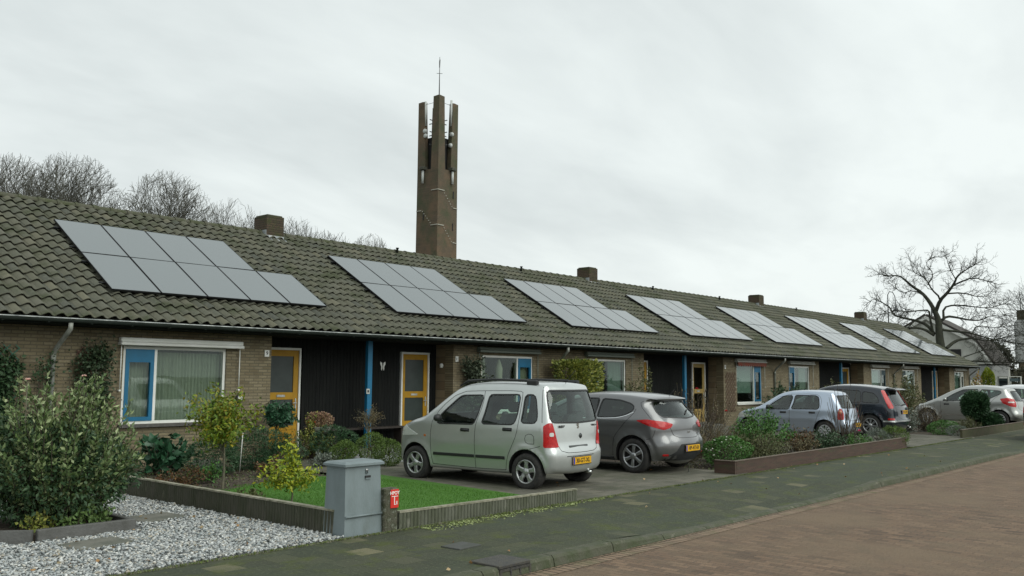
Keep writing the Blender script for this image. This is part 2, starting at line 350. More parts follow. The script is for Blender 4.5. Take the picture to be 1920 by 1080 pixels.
# edging strip between pavement and gardens
eb = MB(); x = -6.0
while x < 60:
    eb.box(x+.004, x+.996, 7.745, 7.805, -.15, .012+rnd.uniform(-.004, .004), .006); x += 1
props(eb.build('edging_strip', mat('edging_concrete', (.12, .115, .085), .9, c2=(.055, .065, .03), nscale=4, bump=.4, c3=(.22, .2, .14), c3scale=7, c3lo=.56, c3hi=.68)), kind='structure')
sheet('garden_soil', -6, 70, 7.8, 18, -.03, m_soil, 160, 30, fn=lambda x, y: -.03+.02*math.sin(x*2.1)*math.cos(y*1.7)*(1 if y < 16 else 0))
sheet('driveway', 10.12, 15.6, 7.8, 16.6, .004, m_drive)
sheet('driveway', 24.9, 30.9, 7.8, 16.6, .004, m_drive)
sheet('driveway', 37.6, 46, 7.8, 16.6, .004, m_drive)
# light gravel path by the front doors
m_grav = mat('pale_gravel_bed', (.34, .35, .34), .9, c2=(.16, .17, .17), nscale=60, ndetail=3, bump=1, bscale=70, lo=.4, hi=.6)
sheet('gravel_path', 12.3, 15.9, 13.9, 17.2, .008, m_grav)
m_lawn = mat('artificial_turf', (.055, .16, .01), .8, c2=(.065, .185, .012), nscale=3, bump=.7, bscale=260, c3=(.045, .15, .01), c3scale=30, c3lo=.5, c3hi=.7)
lw = MB(); pts = [(6.98, 7.92), (10.08, 7.92), (10.5, 12.3), (9.6, 12.75), (8.6, 12.7), (7.7, 12.3), (6.9, 11.9), (6.36, 11.75), (6.36, 8.5), (6.9, 8.3)]
lw.prism(pts, -.05, .022); o = lw.build('lawn', m_lawn); props(o, kind='structure')
# blades of the turf
nb = 26000; bx = rng.uniform(6.38, 10.06, nb); by = rng.uniform(7.88, 12.6, nb)
ok = ~((by > 11.75) & ((bx < 6.9) | (by > 12.3) & (bx < 7.8))); bx, by = bx[ok], by[ok]; ok = ~((by < 8.5) & (bx < 6.98)); bx, by = bx[ok], by[ok]; k = len(bx)
D = rdir(k)*.5; D[:, 2] = 1
V, F = leaf_arrays(np.stack([bx, by, np.full(k, .021)], 1), D, rng.uniform(.018, .034, k), .006)
props(link('turf_blades', from_np(V, F), mat('turf_blade', island=[(.05, .15, .01), (.075, .19, .014), (.055, .165, .012)], rough=.6)), kind='stuff', label='bright green artificial turf blades on the front lawn', cat='grass')

# gravel garden: individual stones in one mesh
sheet('gravel_bed', 1.5, 6.25, 7.83, 15.8, -.012, m_grav)
def in_planter(x, y): return (x > 3.62) & (x < 5.05) & (y > 9.85) & (y < 11.45)
pans = [(5.47, 10.5, .6, .5, 5.0), (4.24, 9.33, .6, .42, 8.0), (3.35, 12.3, .6, .6, 4.0)]
def scatter(n, x0, x1, y0, y1, s0, s1):
    x = rng.uniform(x0, x1, n); y = rng.uniform(y0, y1, n); s = rng.uniform(s0, s1, n)
    ok = ~in_planter(x, y)
    for (px, py, w, d, a) in pans:
        ok &= ~((abs(x-px) < w*.46) & (abs(y-py) < d*.46))
    ok |= (rng.uniform(size=n) < .004) & ~in_planter(x, y)
    return x[ok], y[ok], s[ok]
xs, ys, ss = [], [], []
for a in ((13000, 2.2, 6.22, 7.84, 9.8, .013, .026), (15000, 2.2, 6.22, 9.8, 13, .013, .026), (5000, 2.6, 6.22, 13, 15.7, .018, .03)):
    q = scatter(*a); xs.append(q[0]); ys.append(q[1]); ss.append(q[2])
xs, ys, ss = map(np.concatenate, (xs, ys, ss)); k = len(xs)
cube = np.array([(x, y, z) for z in (-1, 1) for (x, y) in ((-1, -1), (1, -1), (1, 1), (-1, 1))], float)*.62
V = cube[None]*(ss[:, None, None])*np.stack([np.ones(k), rng.uniform(.55, .95, k), rng.uniform(.35, .7, k)], 1)[:, None]
V = V*rng.uniform(.6, 1.25, (k, 8, 1))
th = rng.uniform(0, 6.28, k); c, s = np.cos(th)[:, None], np.sin(th)[:, None]; tl = rng.normal(size=k)[:, None]*.5
V = np.stack([V[..., 0]*c-V[..., 1]*s, V[..., 0]*s+V[..., 1]*c, V[..., 2]+V[..., 0]*tl*.6], -1)
V += np.stack([xs, ys, rng.uniform(0, .022, k)], 1)[:, None]
F = (np.arange(k)[:, None, None]*8+np.array([[3, 2, 1, 0], [4, 5, 6, 7], [0, 1, 5, 4], [1, 2, 6, 5], [2, 3, 7, 6], [3, 0, 4, 7]])[None]).reshape(-1, 4)
m_stone = mat('gravel_stone', island=[(.13, .15, .15), (.30, .33, .33), (.52, .54, .54), (.2, .225, .23), (.72, .72, .69), (.36, .38, .38), (.42, .38, .30), (.62, .64, .63), (.09, .10, .10), (.48, .49, .48)], rough=.75)
props(link('gravel', from_np(V.reshape(-1, 3), F), m_stone), kind='stuff', label='white and grey slate chippings covering the front garden', cat='gravel')
# stepping stones
m_slab = mat('concrete_slab', (.17, .165, .14), .9, c2=(.10, .105, .085), nscale=3, bump=.3, bscale=60)
for (px, py, w, d, a), lb in zip(pans, ('concrete stepping stone in the gravel between the planter and the long low wall', 'concrete stepping stone in the gravel in front of the planter kerb', 'concrete stepping stone behind the big bush by the left edge')):
    mb = MB().box(-w/2, w/2, -d/2, d/2, -.03, .028, .006); o = mb.build('stepping_stone', m_slab, None, (px, py, 0), math.radians(a)); props(o, lb, 'paving slab', 'stepping stones in the gravel')
# dead leaves
n = 90; P = np.stack([rng.uniform(3, 24, n), rng.uniform(5.8, 9.5, n), np.full(n, .02)], 1); D = rdir(n); D[:, 2] *= .15
P[:40, 0] = rng.uniform(3, 6.2, 40); P[:40, 1] = rng.uniform(7.9, 11, 40); P[:40, 2] = .035
keep = P[:, 1] > 5.8; o = leaves_obj('fallen_leaves', P, D, .05, .035, mat('dead_leaf', island=[(.25, .11, .03), (.33, .2, .08), (.4, .33, .2)], rough=.7), None); props(o, kind='stuff', label='small brown dead leaves lying on gravel and pavement', cat='leaves')

# planter kerb with its soil
m_pk = mat('grey_kerb_stone', (.13, .13, .125), .9, c2=(.085, .085, .078), nscale=4, bump=.4, bscale=40)
pk = empty('planter', (0, 0, 0), 0, 'low grey concrete kerb frame round the large evergreen bush', 'planter')
MB().box(3.90, 4.94, 9.90, 9.97, -.05, .125, .008).build('edge_board', m_pk, pk)
MB().box(4.90, 4.97, 9.975, 11.4, -.05, .12, .008).build('edge_board', m_pk, pk)
MB().prism([(3.0, 10.62), (3.84, 9.92), (3.885, 9.975), (3.04, 10.68)], -.05, .12).build('edge_board', m_pk, pk)
MB().prism([(3.06, 10.66), (3.9, 9.98), (4.89, 9.975), (4.89, 11.4), (3.06, 11.4)], -.04, .06).build('soil', m_soil, pk)

# low palisade walls: rows of upright concrete pales
def palisade(name, x0, y0, x1, y1, h, th, m, capm, label, z0=-.1, pale=.055, rise=0.):
    L = math.hypot(x1-x0, y1-y0); a = math.atan2(y1-y0, x1-x0); n = int(L/pale); mb = MB()
    for i in range(n):
        u0 = i*L/n; u1 = (i+1)*L/n-.004; dz = rise*(i/n); t = th/2
        P = [(u0, -t+.008), (u0+.01, -t), (u1-.01, -t), (u1, -t+.008), (u1, t), (u0, t)]
        mb.prism([(p, q) for p, q in P], z0, h+dz-.018)
    o = empty(name, (x0, y0, 0), a, label, 'low wall'); mb.build('pales', m, o)
    V = [(0, -th/2-.004, h-.0175), (L, -th/2-.004, h+rise-.0175), (L, th/2, h+rise-.0175), (0, th/2, h-.0175)]; V += [(p[0], p[1], p[2]+.02) for p in V]
    MB().add(V, [[3, 2, 1, 0], [4, 5, 6, 7], [0, 1, 5, 4], [1, 2, 6, 5], [2, 3, 7, 6], [3, 0, 4, 7]]).build('top_edge', capm, o)
    return o
m_pale = mat('mossy_pale', (.072, .07, .052), .95, c2=(.042, .048, .026), nscale=7, bump=.6, bscale=30, stretch=(1, 1, .35), c3=(.12, .115, .085), c3scale=10, c3lo=.6, c3hi=.72)
m_pale2 = mat('grey_pale', (.12, .125, .095), .95, c2=(.07, .078, .048), nscale=6, bump=.6, bscale=30, stretch=(1, 1, .35), c3=(.2, .2, .16), c3scale=10, c3lo=.6, c3hi=.72)
m_top = mat('pale_wall_top', (.34, .32, .25), .9, c2=(.14, .14, .09), nscale=9, bump=.5)
palisade('low_garden_wall', 6.28, 13.6, 6.28, 8.06, .27, .07, m_pale, m_top, 'dark low concrete wall between the gravel garden and the green lawn')
palisade('low_garden_wall', 7.0, 7.86, 10.34, 7.86, .20, .07, m_pale2, m_top, 'pale ribbed low concrete wall along the street side of the lawn', rise=-.03)
m_brd = mat('brown_board', (.085, .05, .036), .85, c2=(.055, .036, .026), nscale=3, stretch=(1, 1, 8), bump=.4, c3=(.06, .065, .03), c3scale=2)
m_brt = mat('board_top', (.15, .115, .09), .85, c2=(.09, .07, .05), nscale=6)
w = empty('low_garden_wall', (0, 0, 0), 0, 'reddish brown low board wall round the planted bed between two driveways', 'low wall')
def slant(mb, xa, ya, xb, yb, z0a, z1a, z0b, z1b, th=.06):
    d = Vector((xb-xa, yb-ya, 0)).normalized(); nrm = Vector((-d.y, d.x, 0))*th
    V = [(xa, ya, z0a), (xb, yb, z0b), (xb+nrm.x, yb+nrm.y, z0b), (xa+nrm.x, ya+nrm.y, z0a)]; V += [(xa, ya, z1a), (xb, yb, z1b), (xb+nrm.x, yb+nrm.y, z1b), (xa+nrm.x, ya+nrm.y, z1a)]
    mb.add(V, [[3, 2, 1, 0], [4, 5, 6, 7], [0, 1, 5, 4], [1, 2, 6, 5], [2, 3, 7, 6], [3, 0, 4, 7]])
mb = MB(); slant(mb, 15.25, 7.9, 24.6, 7.9, -.1, .23, -.1, .25); mb.build('board', m_brd, w)
mb = MB(); slant(mb, 15.18, 8.32, 15.18, 7.9, -.1, .23, -.1, .23); mb.build('board', m_brd, w)
mb = MB(); slant(mb, 15.17, 7.89, 24.6, 7.89, .232, .245, .252, .265, .075); mb.build('top_edge', m_brt, w)
mb = MB(); slant(mb, 15.165, 8.32, 15.165, 7.97, .232, .245, .232, .245, .075); mb.build('top_edge', m_brt, w)
w = empty('low_garden_wall', (0, 0, 0), 0, 'olive brown low wall before the topiary garden at the far end', 'low wall')
mb = MB(); slant(mb, 29.9, 7.95, 38.5, 7.95, -.1, .24, -.1, .24, .07); mb.build('board', mat('mossy_board', (.075, .065, .035), .9, c2=(.05, .055, .022), nscale=3, bump=.4), w)
mb = MB(); slant(mb, 29.88, 7.94, 38.5, 7.94, .242, .255, .242, .255, .085); mb.build('top_edge', m_brt, w)

# utility cabinet
m_cab = mat('cabinet_grey', (.185, .225, .235), .55, c2=(.15, .185, .19), nscale=5, bump=.12, bscale=50, c3=(.135, .16, .15), c3scale=2.2, c3lo=.58, c3hi=.72, stretch=(1, 1, .5))
m_dk = mat('dark_slot', (.02, .02, .02), .8)
cab = empty('utility_cabinet', (6.52, 8.06, 0), math.radians(1), 'grey metal street utility cabinet at the wall corner beside the gravel', 'utility cabinet')
mb = MB(); T = [(-.25, -.15), (.25, -.15), (.25, .17), (-.25, .17)]; B = [(-.275, -.19), (.262, -.19), (.262, .18), (-.275, .18)]
V = [(x, y, -.08) for x, y in B]+[(x, y, .74) for x, y in T]; mb.add(V, [[3, 2, 1, 0], [4, 5, 6, 7], [0, 1, 5, 4], [1, 2, 6, 5], [2, 3, 7, 6], [3, 0, 4, 7]]); mb.build('cabinet_body', m_cab, cab)
V = [(-.28, -.185, .742), (.28, -.185, .742), (.28, .2, .742), (-.28, .2, .742), (-.28, -.185, .768), (.28, -.185, .768), (.28, .2, .768), (-.28, .2, .768), (-.25, -.15, .79), (.25, -.15, .79), (.25, .16, .79), (-.25, .16, .79)]
MB().add(V, [[3, 2, 1, 0], [8, 9, 10, 11]]+[[i, (i+1) % 4, 4+(i+1) % 4, 4+i] for i in range(4)]+[[4+i, 4+(i+1) % 4, 8+(i+1) % 4, 8+i] for i in range(4)]).build('lid', m_cab, cab)
h = MB().box(.02, .10, -.168, -.150, .605, .63, .002).build('handle_slot', m_dk, cab); MB().box(.02, .10, -.174, -.169, .594, .606).build('handle_lip', m_cab, h)
MB().lathe([(0, -.168), (.018, -.168), (.018, -.14), (0, -.14)], 'y', (.045, 0, .69), 16).build('lock', mat('steel', (.35, .36, .36), .35, .9), cab)
MB().lathe([(.012, -.168), (.016, -.168), (.016, -.15), (.012, -.15)], 'y', (.045, 0, .665), 16).build('keyhole_cover', m_cab, cab)
MB().tube([(-.262, -.188, .205), (.255, -.188, .205)], .013, 8).build('handrail', m_cab, cab)
# marker post
pst = empty('marker_post', (6.88, 7.9, 0), math.radians(-2), 'short weathered concrete marker post with a red sign on it', 'post')
mb = MB().box(-.10, .10, -.07, .07, -.1, .47, .015); mb.build('post', mat('lichen_concrete', (.10, .095, .07), .95, c2=(.045, .05, .025), nscale=14, bump=1, bscale=30, c3=(.17, .18, .14), c3scale=16, c3lo=.56, c3hi=.62), pst)
sg = MB().box(-.018, .096, -.078, -.071, .25, .455, .001).build('sign', mat('sign_red', (.62, .03, .02), .4), pst)
mw = mat('sign_white', (.8, .78, .74), .5)
text_obj('lettering', 'HPOY', .052, mw, sg, (.039, -.0785, .415), (math.pi/2, 0, 0), .0012)
MB().box(-.005, .085, -.0795, -.0785, .375, .382).box(.030, .040, -.0795, -.0785, .285, .375).box(.058, .064, -.0795, -.0785, .285, .325).box(.040, .052, -.0795, -.0785, .285, .292).box(.07, .077, -.0795, -.0785, .285, .325).build('symbol', mw, sg)
# street drain and covers
dr = empty('street_drain', (6.43, 5.66, 0), 0, 'black cast iron kerb drain with three openings beside the road', 'drain')
m_iron = mat('cast_iron', (.05, .05, .05), .6, .3, c2=(.08, .075, .06), nscale=20, bump=.5, bscale=80)
MB().box(-.22, .22, -.075, .30, -.012, .022, .006).build('cover', m_iron, dr)
mb = MB()
for a, b in ((-.22, -.19), (-.075, -.055), (.055, .075), (.19, .22)): mb.box(a, b, -.085, -.0, -.2, -.0125)
mb.box(-.22, .22, .0, .05, -.2, -.0125); mb.box(-.19, -.075, -.083, -.0, -.035, -.0125).box(-.055, .055, -.083, -.0, -.035, -.0125).box(.075, .19, -.083, -.0, -.035, -.0125); mb.build('grate', m_iron, dr)
MB().box(-.188, -.077, -.0, -.002, -.18, -.04)
o = MB().box(-.17, .17, -.13, .13, -.02, .014, .004).build('valve_cover', mat('cover_concrete', (.07, .072, .068), .8, c2=(.05, .055, .045)), None, (6.75, 6.6, 0), math.radians(4)); props(o, 'dark rectangular valve cover set in the mossy pavement', 'cover')
# ================================================================ the row of bungalows
UW = 7.25
YG, ZG, YR, ZR = 16.0, 2.72, 20.91, 5.56
SL = math.hypot(YR-YG, ZR-ZG); CY, CZ = (YR-YG)/SL, (ZR-ZG)/SL       # slope direction
m_brick = brickmat('yellow_brick', [(.155, .13, .078), (.205, .172, .105), (.25, .212, .135), (.172, .142, .086), (.225, .195, .13)], (.115, .10, .07), .215, .062, .009, rot=(math.pi/2, 0, 0), bump=.55,
                   moss=(.13, .10, .06), mscale=2, mlo=.5, mhi=.75, fine=(.12, .1, .065), flo=.5, fhi=.8)
m_brick_s = brickmat('yellow_brick_side', [(.155, .118, .07), (.20, .155, .095), (.24, .19, .12), (.17, .125, .078)], (.12, .10, .07), .215, .062, .009, rot=(math.pi/2, 0, math.pi/2), bump=.55)
m_chim = brickmat('chimney_brick', [(.06, .045, .03), (.085, .06, .04), (.05, .045, .028)], (.045, .04, .03), .215, .062, .008, rot=(math.pi/2, 0, 0), bump=.7, moss=(.05, .06, .02), mscale=3, mlo=.45, mhi=.65)
m_tile = mat('roof_tile', island=[(.078, .081, .06), (.10, .10, .072), (.085, .091, .073), (.12, .116, .08), (.068, .074, .062), (.112, .112, .086), (.09, .095, .07), (.14, .134, .095)], rough=.9, c2=(.125, .122, .09), nscale=22, ndetail=5, lo=.45, hi=.8,
             c3=(.06, .068, .038), c3scale=1.3, c3lo=.5, c3hi=.66, bump=.35, bscale=90, spec=.3, wpos=True)
m_ridge = mat('ridge_tile', (.085, .083, .062), .95, c2=(.05, .06, .025), nscale=7, bump=.6, bscale=40, c3=(.14, .135, .1), c3scale=14, c3lo=.56, c3hi=.68)
m_white = mat('white_paint', (.74, .75, .72), .45, c2=(.66, .67, .62), nscale=4)
m_wdirty = mat('aged_white', (.5, .51, .47), .55, c2=(.38, .40, .36), nscale=5)
m_blue = mat('blue_paint', (.003, .13, .26), .5, c2=(.003, .11, .21), nscale=4)
m_yel = mat('yellow_paint', (.42, .225, .003), .6, c2=(.35, .18, .003), nscale=5)
m_clad = mat('black_boards', (.010, .011, .011), .85, c2=(.016, .017, .016), nscale=3, stretch=(12, 12, .5), bump=.3, spec=.1)
m_soff = mat('dark_soffit', (.016, .018, .014), .95, spec=.1)
m_zinc = mat('zinc', (.55, .58, .56), .5, .2, c2=(.2, .22, .22), nscale=6)
m_gut = mat('gutter_dark', (.028, .037, .031), .9, 0, spec=.2, c2=(.02, .026, .022), nscale=4)
m_fas = mat('fascia', (.012, .016, .013), .95, spec=.1, c2=(.016, .02, .016), nscale=4, stretch=(.5, 1, 1))
m_pipe = mat('grey_pipe', (.30, .31, .28), .55, c2=(.17, .185, .15), nscale=6, stretch=(1, 1, .4))
m_lead = mat('lead_flashing', (.30, .33, .34), .5, .2, c2=(.5, .52, .52), nscale=8, lo=.5, hi=.6)
m_pane = glassmat('window_glass', (.82, .87, .84), .9)
m_pane2 = mat('door_glass', (.035, .045, .042), .3, c2=(.045, .058, .054), nscale=4, spec=.4)
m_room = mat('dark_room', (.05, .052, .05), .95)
m_sill = mat('sill_tile', (.10, .095, .085), .6, c2=(.06, .055, .05), nscale=12)
m_step = mat('door_step', (.16, .155, .14), .8, c2=(.1, .1, .085), nscale=5)
m_num = mat('number_black', (.02, .02, .02), .6)
m_cream = mat('cream_fabric', (.42, .43, .33), .9)

def tile_mesh(x0, ncol, tw, nrow):
    """interlocking S-tiles in courses, every tile its own island"""
    S = 6; u = np.linspace(0, 1, S+1); h = .031*np.sin((u-.12)*2*np.pi)+.005*np.cos(4*np.pi*u)
    course = SL/nrow; Vs = []; Fs = []; b = 0
    n = np.array([0, -CZ, CY]); d = np.array([0, CY, CZ]); o = np.array([0, YG, ZG])
    for r in range(nrow):
        for c in range(ncol):
            jz = rng.normal()*.0022; jx = rng.normal()*.0015; s0 = r*course-.035+rng.normal()*.003; s1 = (r+1)*course+.03
            X = x0+(c+u*1.04)*tw+jx
            lo = o+s0*d; hi = o+s1*d
            bot = np.stack([X, np.full(S+1, lo[1]), np.full(S+1, lo[2])], 1)+n*(h+.052+jz)[:, None]
            top = np.stack([X, np.full(S+1, hi[1]), np.full(S+1, hi[2])], 1)+n*(h+.002+jz)[:, None]
            und = bot-n*.013; un2 = und+d*.07-n*.012; T1 = S+1
            Vs.append(np.concatenate([un2, und, bot, top])); i = np.arange(S)
            Fs.append(np.concatenate([np.stack([i+q*T1, i+1+q*T1, i+1+(q+1)*T1, i+(q+1)*T1], 1) for q in range(3)])+b); b += 4*T1
    me = from_np(np.concatenate(Vs), np.concatenate(Fs), True); me.set_sharp_from_angle(angle=math.radians(50)); return me
def ridge_mesh(xs):
    mb = MB(); L = .402
    n = int(round(UW/L)); L = UW/n
    for i in range(n):
        prof = []; x0 = xs+i*L-.02; x1 = xs+(i+1)*L+.01; V = []
        for x, r in ((x0, .125), (x0+.05, .128), (x0+.052, .115), (x1, .106)):
            for k in range(9): a = math.pi*(k/8); V.append((x, YR+r*1.05*math.cos(a), ZR-.03+r*math.sin(a)*.95+rnd.uniform(-.002, .002)))
        mb.add(V, [[a*9+k, a*9+k+1, (a+1)*9+k+1, (a+1)*9+k] for a in range(3) for k in range(8)], False)
    return mb.mesh(False)
def wall_with_holes(mb, x0, x1, y0, y1, z0, z1, holes):
    """front wall as abutting boxes round rectangular openings"""
    xs = sorted(holes); cur = x0
    for (a, b, c, d) in xs:
        mb.box(cur, a, y0, y1, z0, z1); mb.box(a, b, y0, y1, z0, c); mb.box(a, b, y0, y1, d, z1); cur = b
    mb.box(cur, x1, y0, y1, z0, z1)
def frame_ring(mb, x0, x1, y0, y1, z0, z1, w):
    mb.box(x0, x1, y0, y1, z0, z0+w); mb.box(x0, x1, y0, y1, z1-w, z1); mb.box(x0, x0+w, y0, y1, z0+w, z1-w); mb.box(x1-w, x1, y0, y1, z0+w, z1-w)

def house(k, label, o_):
    """k counts dwellings; even ones have the brick part on the left, odd ones mirror them"""
    xl = 6.6+k*UW; mir = k % 2; X = (lambda u: xl+UW-u) if mir else (lambda u: xl+u)
    def rg(a, b): p, q = X(a), X(b); return (p, q) if p < q else (q, p)
    H = empty('terraced_house', (xl, Y_FACE, 0), 0, label, 'house', 'bungalows of the terrace')
    off = Vector((-xl, -Y_FACE, 0))
    def part(name, mb_or_me, mats, parent=None):
        me = mb_or_me.mesh() if isinstance(mb_or_me, MB) else mb_or_me
        if parent is None or parent is H:
            me.transform(Matrix.Translation(off)); return link(name, me, mats, H)
        me.transform(Matrix.Translation(off)); return link(name, me, mats, parent)
    last = (k == 7)
    # walls
    w0, w1 = rg(1.28, 3.43); wa, wb, wz0, wz1 = w0, w1, .80, (2.27 if k == 0 else 2.33)
    b0, b1 = rg(0, 4.5)
    mb = MB(); wall_with_holes(mb, b0, b1, Y_FACE, Y_FACE+.3, -.2, 2.62, [(wa, wb, wz0, wz1)])
    part('front_wall', mb, m_brick)
    a0, a1 = rg(4.5, 7.25)
    sx = X(4.5); s0, s1 = (sx-.3, sx) if not mir else (sx, sx+.3)
    MBs = MB().box(s0+.003, s1-.003 if not mir else s1, Y_FACE+.3, Y_BACK, -.2, 2.62); part('return_wall', MBs, m_brick_s)
    mb = MB(); n = int((a1-a0)/.095); dw0, dw1 = rg(4.75, 5.72)
    for i in range(n):
        q0 = a0+(a1-a0)*i/n; q1 = a0+(a1-a0)*(i+1)/n
        if q1 > dw0 and q0 < dw1:
            mb.box(q0, q1-.006, Y_BACK, Y_BACK+.05, 2.36, 2.62); continue
        mb.box(q0, q1-.006, Y_BACK, Y_BACK+.05, -.1, 2.62)
    mb.box(a0, a1, Y_BACK+.052, Y_BACK+.14, 2.37, 2.62); mb.box(a0, dw0-.0, Y_BACK+.052, Y_BACK+.14, -.1, 2.369); mb.box(dw1, a1, Y_BACK+.052, Y_BACK+.14, -.1, 2.369)
    part('board_cladding', mb, m_clad)
    mb = MB().box(xl, xl+UW, 24.7, 25.0, -.2, 2.62)
    if last: mb.prism([(Y_FACE+.3, -.2), (24.7, -.2), (24.7, 2.62), (YR, 5.35), (Y_FACE+.3, 3.0)], xl+UW-.28, xl+UW-.003, 'yz')
    part('rear_wall', mb, m_brick_s)
    # roof
    rf = part('roof', tile_mesh(xl, 32, UW/32, 17), m_tile)
    rd = part('ridge', ridge_mesh(xl), m_ridge, rf)
    mb = MB(); e = .03
    mb.add([(xl, YG+.02, ZG-.03), (xl+UW, YG+.02, ZG-.03), (xl+UW, YR, ZR-.04), (xl, YR, ZR-.04), (xl, YR+(YR-YG), ZG-.03), (xl+UW, YR+(YR-YG), ZG-.03)], [[0, 1, 2, 3], [3, 2, 5, 4]])
    part('rear_slope', mb, mat('underlay', (.08, .078, .06), .95, c2=(.06, .06, .045), nscale=10), rf)
    part('soffit', MB().box(xl, xl+UW, YG+.06, Y_BACK, 2.575, 2.60), m_soff)
    part('fascia', MB().box(xl, xl+UW-.004, YG+.03, YG+.058, 2.585, 2.70), m_fas)
    # gutter: half round with a bright front bead
    mb = MB(); V = []; 
    for x in (xl, xl+UW):
        for i in range(9): a = math.pi+math.pi*i/8; V.append((x, YG-.035+.062*math.cos(a), 2.672+.062*math.sin(a)))
        for i in range(9): a = 2*math.pi-math.pi*i/8; V.append((x, YG-.035+.057*math.cos(a), 2.674+.057*math.sin(a)))
    mb.add(V, [[i, (i+1) % 18, 18+(i+1) % 18, 18+i] for i in range(18)]+[list(range(18)), [18+i for i in range(18)]])
    g = part('gutter', mb, m_gut)
    mb = MB().tube([(xl, YG-.1, 2.682), (xl+UW, YG-.1, 2.682)], .011, 8); part('bead', mb, m_zinc, g)
    if k < 3:
        for i in range(10): x = xl+.36+i*.725; part('bracket', MB().box(x, x+.025, YG-.09, YG+.028, 2.601, 2.612), m_gut, g)
    if last:
        mb = MB(); xe = xl+UW
        mb.add([(xe-.05, YG-.02, 2.50), (xe+.06, YG-.02, 2.50), (xe+.06, YR, ZR-.25), (xe-.05, YR, ZR-.25), (xe-.05, YG-.02, 2.74), (xe+.06, YG-.02, 2.74), (xe+.06, YR, ZR+.03), (xe-.05, YR, ZR+.03)],
               [[3, 2, 1, 0], [4, 5, 6, 7], [0, 1, 5, 4], [1, 2, 6, 5], [2, 3, 7, 6], [3, 0, 4, 7]])
        part('barge_board', mb, m_fas)
    # window
    c0, c1 = (w0, w0+.65) if not mir else (w1-.65, w1)               # blue casement
    f = MB(); frame_ring(f, w0+.002, w1-.002, Y_FACE+.03, Y_FACE+.10, wz0+.002, wz1-.002, .055)
    xm = c1 if not mir else c0; f.box(xm-.03, xm+.03, Y_FACE+.03, Y_FACE+.10, wz0+.057, wz1-.057)
    W = part('window', f, m_white if o_.get('white', 1) else m_wdirty)
    l0, l1 = (w0+.057, xm-.03) if not mir else (xm+.03, w1-.057); g0, g1 = (xm+.03, w1-.057) if not mir else (w0+.057, xm-.03)
    f = MB(); frame_ring(f, l0, l1, Y_FACE+.015, Y_FACE+.08, wz0+.058, wz1-.058, .075); f.box(l0+.075, l1-.075, Y_FACE+.015, Y_FACE+.08, wz1-.058-.25, wz1-.058-.075)
    part('casement', f, o_.get('casement', m_blue), W)
    P = MB(); P.box(l0+.07, l1-.07, Y_FACE+.05, Y_FACE+.056, wz0+.13, wz1-.3); P.box(g0-.01, g1+.01, Y_FACE+.05, Y_FACE+.056, wz0+.05, wz1-.05)
    part('pane', P, m_pane, W)
    if k == 0 or o_.get('sill'): part('sill', MB().box(w0-.05, w1+.03, Y_FACE-.07, Y_FACE+.03, wz0-.06, wz0-.002), m_sill, W)
    else: part('sill', MB().box(w0-.03, w1+.03, Y_FACE-.05, Y_FACE+.03, wz0-.05, wz0-.002), m_white, W)
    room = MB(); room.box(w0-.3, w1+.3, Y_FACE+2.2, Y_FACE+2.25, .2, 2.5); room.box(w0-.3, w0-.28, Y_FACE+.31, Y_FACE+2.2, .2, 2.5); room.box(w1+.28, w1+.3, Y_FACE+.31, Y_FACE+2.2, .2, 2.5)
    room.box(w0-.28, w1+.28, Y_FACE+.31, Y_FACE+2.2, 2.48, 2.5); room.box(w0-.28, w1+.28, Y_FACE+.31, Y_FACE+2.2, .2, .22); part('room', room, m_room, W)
    # curtains: vertical folds of cloth
    def cloth(x0, x1, z0, z1, y, mt, fold=.045, amp=.018, name='curtain'):
        n = int((x1-x0)/fold*4)+1; V = []; F = []
        for i in range(n+1):
            x = x0+(x1-x0)*i/n; yy = y+amp*math.sin(i*math.pi/2*1.0+.3)+rnd.uniform(-.003, .003); V += [(x, yy, z0), (x, yy+.004, z1)]
        F = [[2*i, 2*i+2, 2*i+3, 2*i+1] for i in range(n)]; mb = MB(); mb.add(V, F, False); return part(name, mb, mt, W)
    cur = o_.get('curtain', 'blinds')
    if cur == 'blinds': cloth(w0-.05, w1+.05, wz0, wz1-.1, Y_FACE+.2, mat('blind_cloth', (.40, .42, .34), .9, c2=(.31, .33, .27), nscale=3, stretch=(10, 1, .2)), .07, .022, 'vertical_blind')
    elif cur == 'tied':
        cloth(g0, g0+.28, wz0, wz1-.05, Y_FACE+.18, m_cream); 
        mb = MB(); xc = g0+.85; mb.tube([(xc, Y_FACE+.2, wz1-.1), (xc, Y_FACE+.2, wz1-.35), (xc, Y_FACE+.2, wz1-.62), (xc+.0, Y_FACE+.2, wz1-.70), (xc, Y_FACE+.2, wz1-1.0), (xc, Y_FACE+.2, wz0)], [.03, .11, .10, .045, .12, .09], 10); part('tied_curtain', mb, m_cream, W)
        cloth(l0, l1, wz0, wz1-.2, Y_FACE+.18, m_cream)
        for xx in (g0+.45, g0+.62, g0+1.15, g0+1.3): part('mullion', MB().box(xx, xx+.03, Y_FACE+2.0, Y_FACE+2.03, .6, 2.3), m_wdirty, W)
    elif cur == 'half':
        m_c = mat('green_curtain', (.26, .36, .30), .9, c2=(.2, .28, .23), nscale=4, stretch=(8, 1, .3)); q = (g0+g1)/2; 
        cloth(q, g1, wz0, wz1-.05, Y_FACE+.18, m_c)
    elif cur == 'slats':
        mb = MB()
        for i in range(26): z = wz0+.08+i*.055; mb.box(g0, g1, Y_FACE+.15, Y_FACE+.19, z, z+.022)
        part('slatted_blind', mb, mat('green_slat', (.28, .36, .30), .7), W)
    elif cur == 'roller': part('roller_blind', MB().box(g0-.02, g1+.02, Y_FACE+.16, Y_FACE+.17, wz0+.4*(1), wz1-.05), mat('pale_blind', (.16, .24, .2), .9), W)
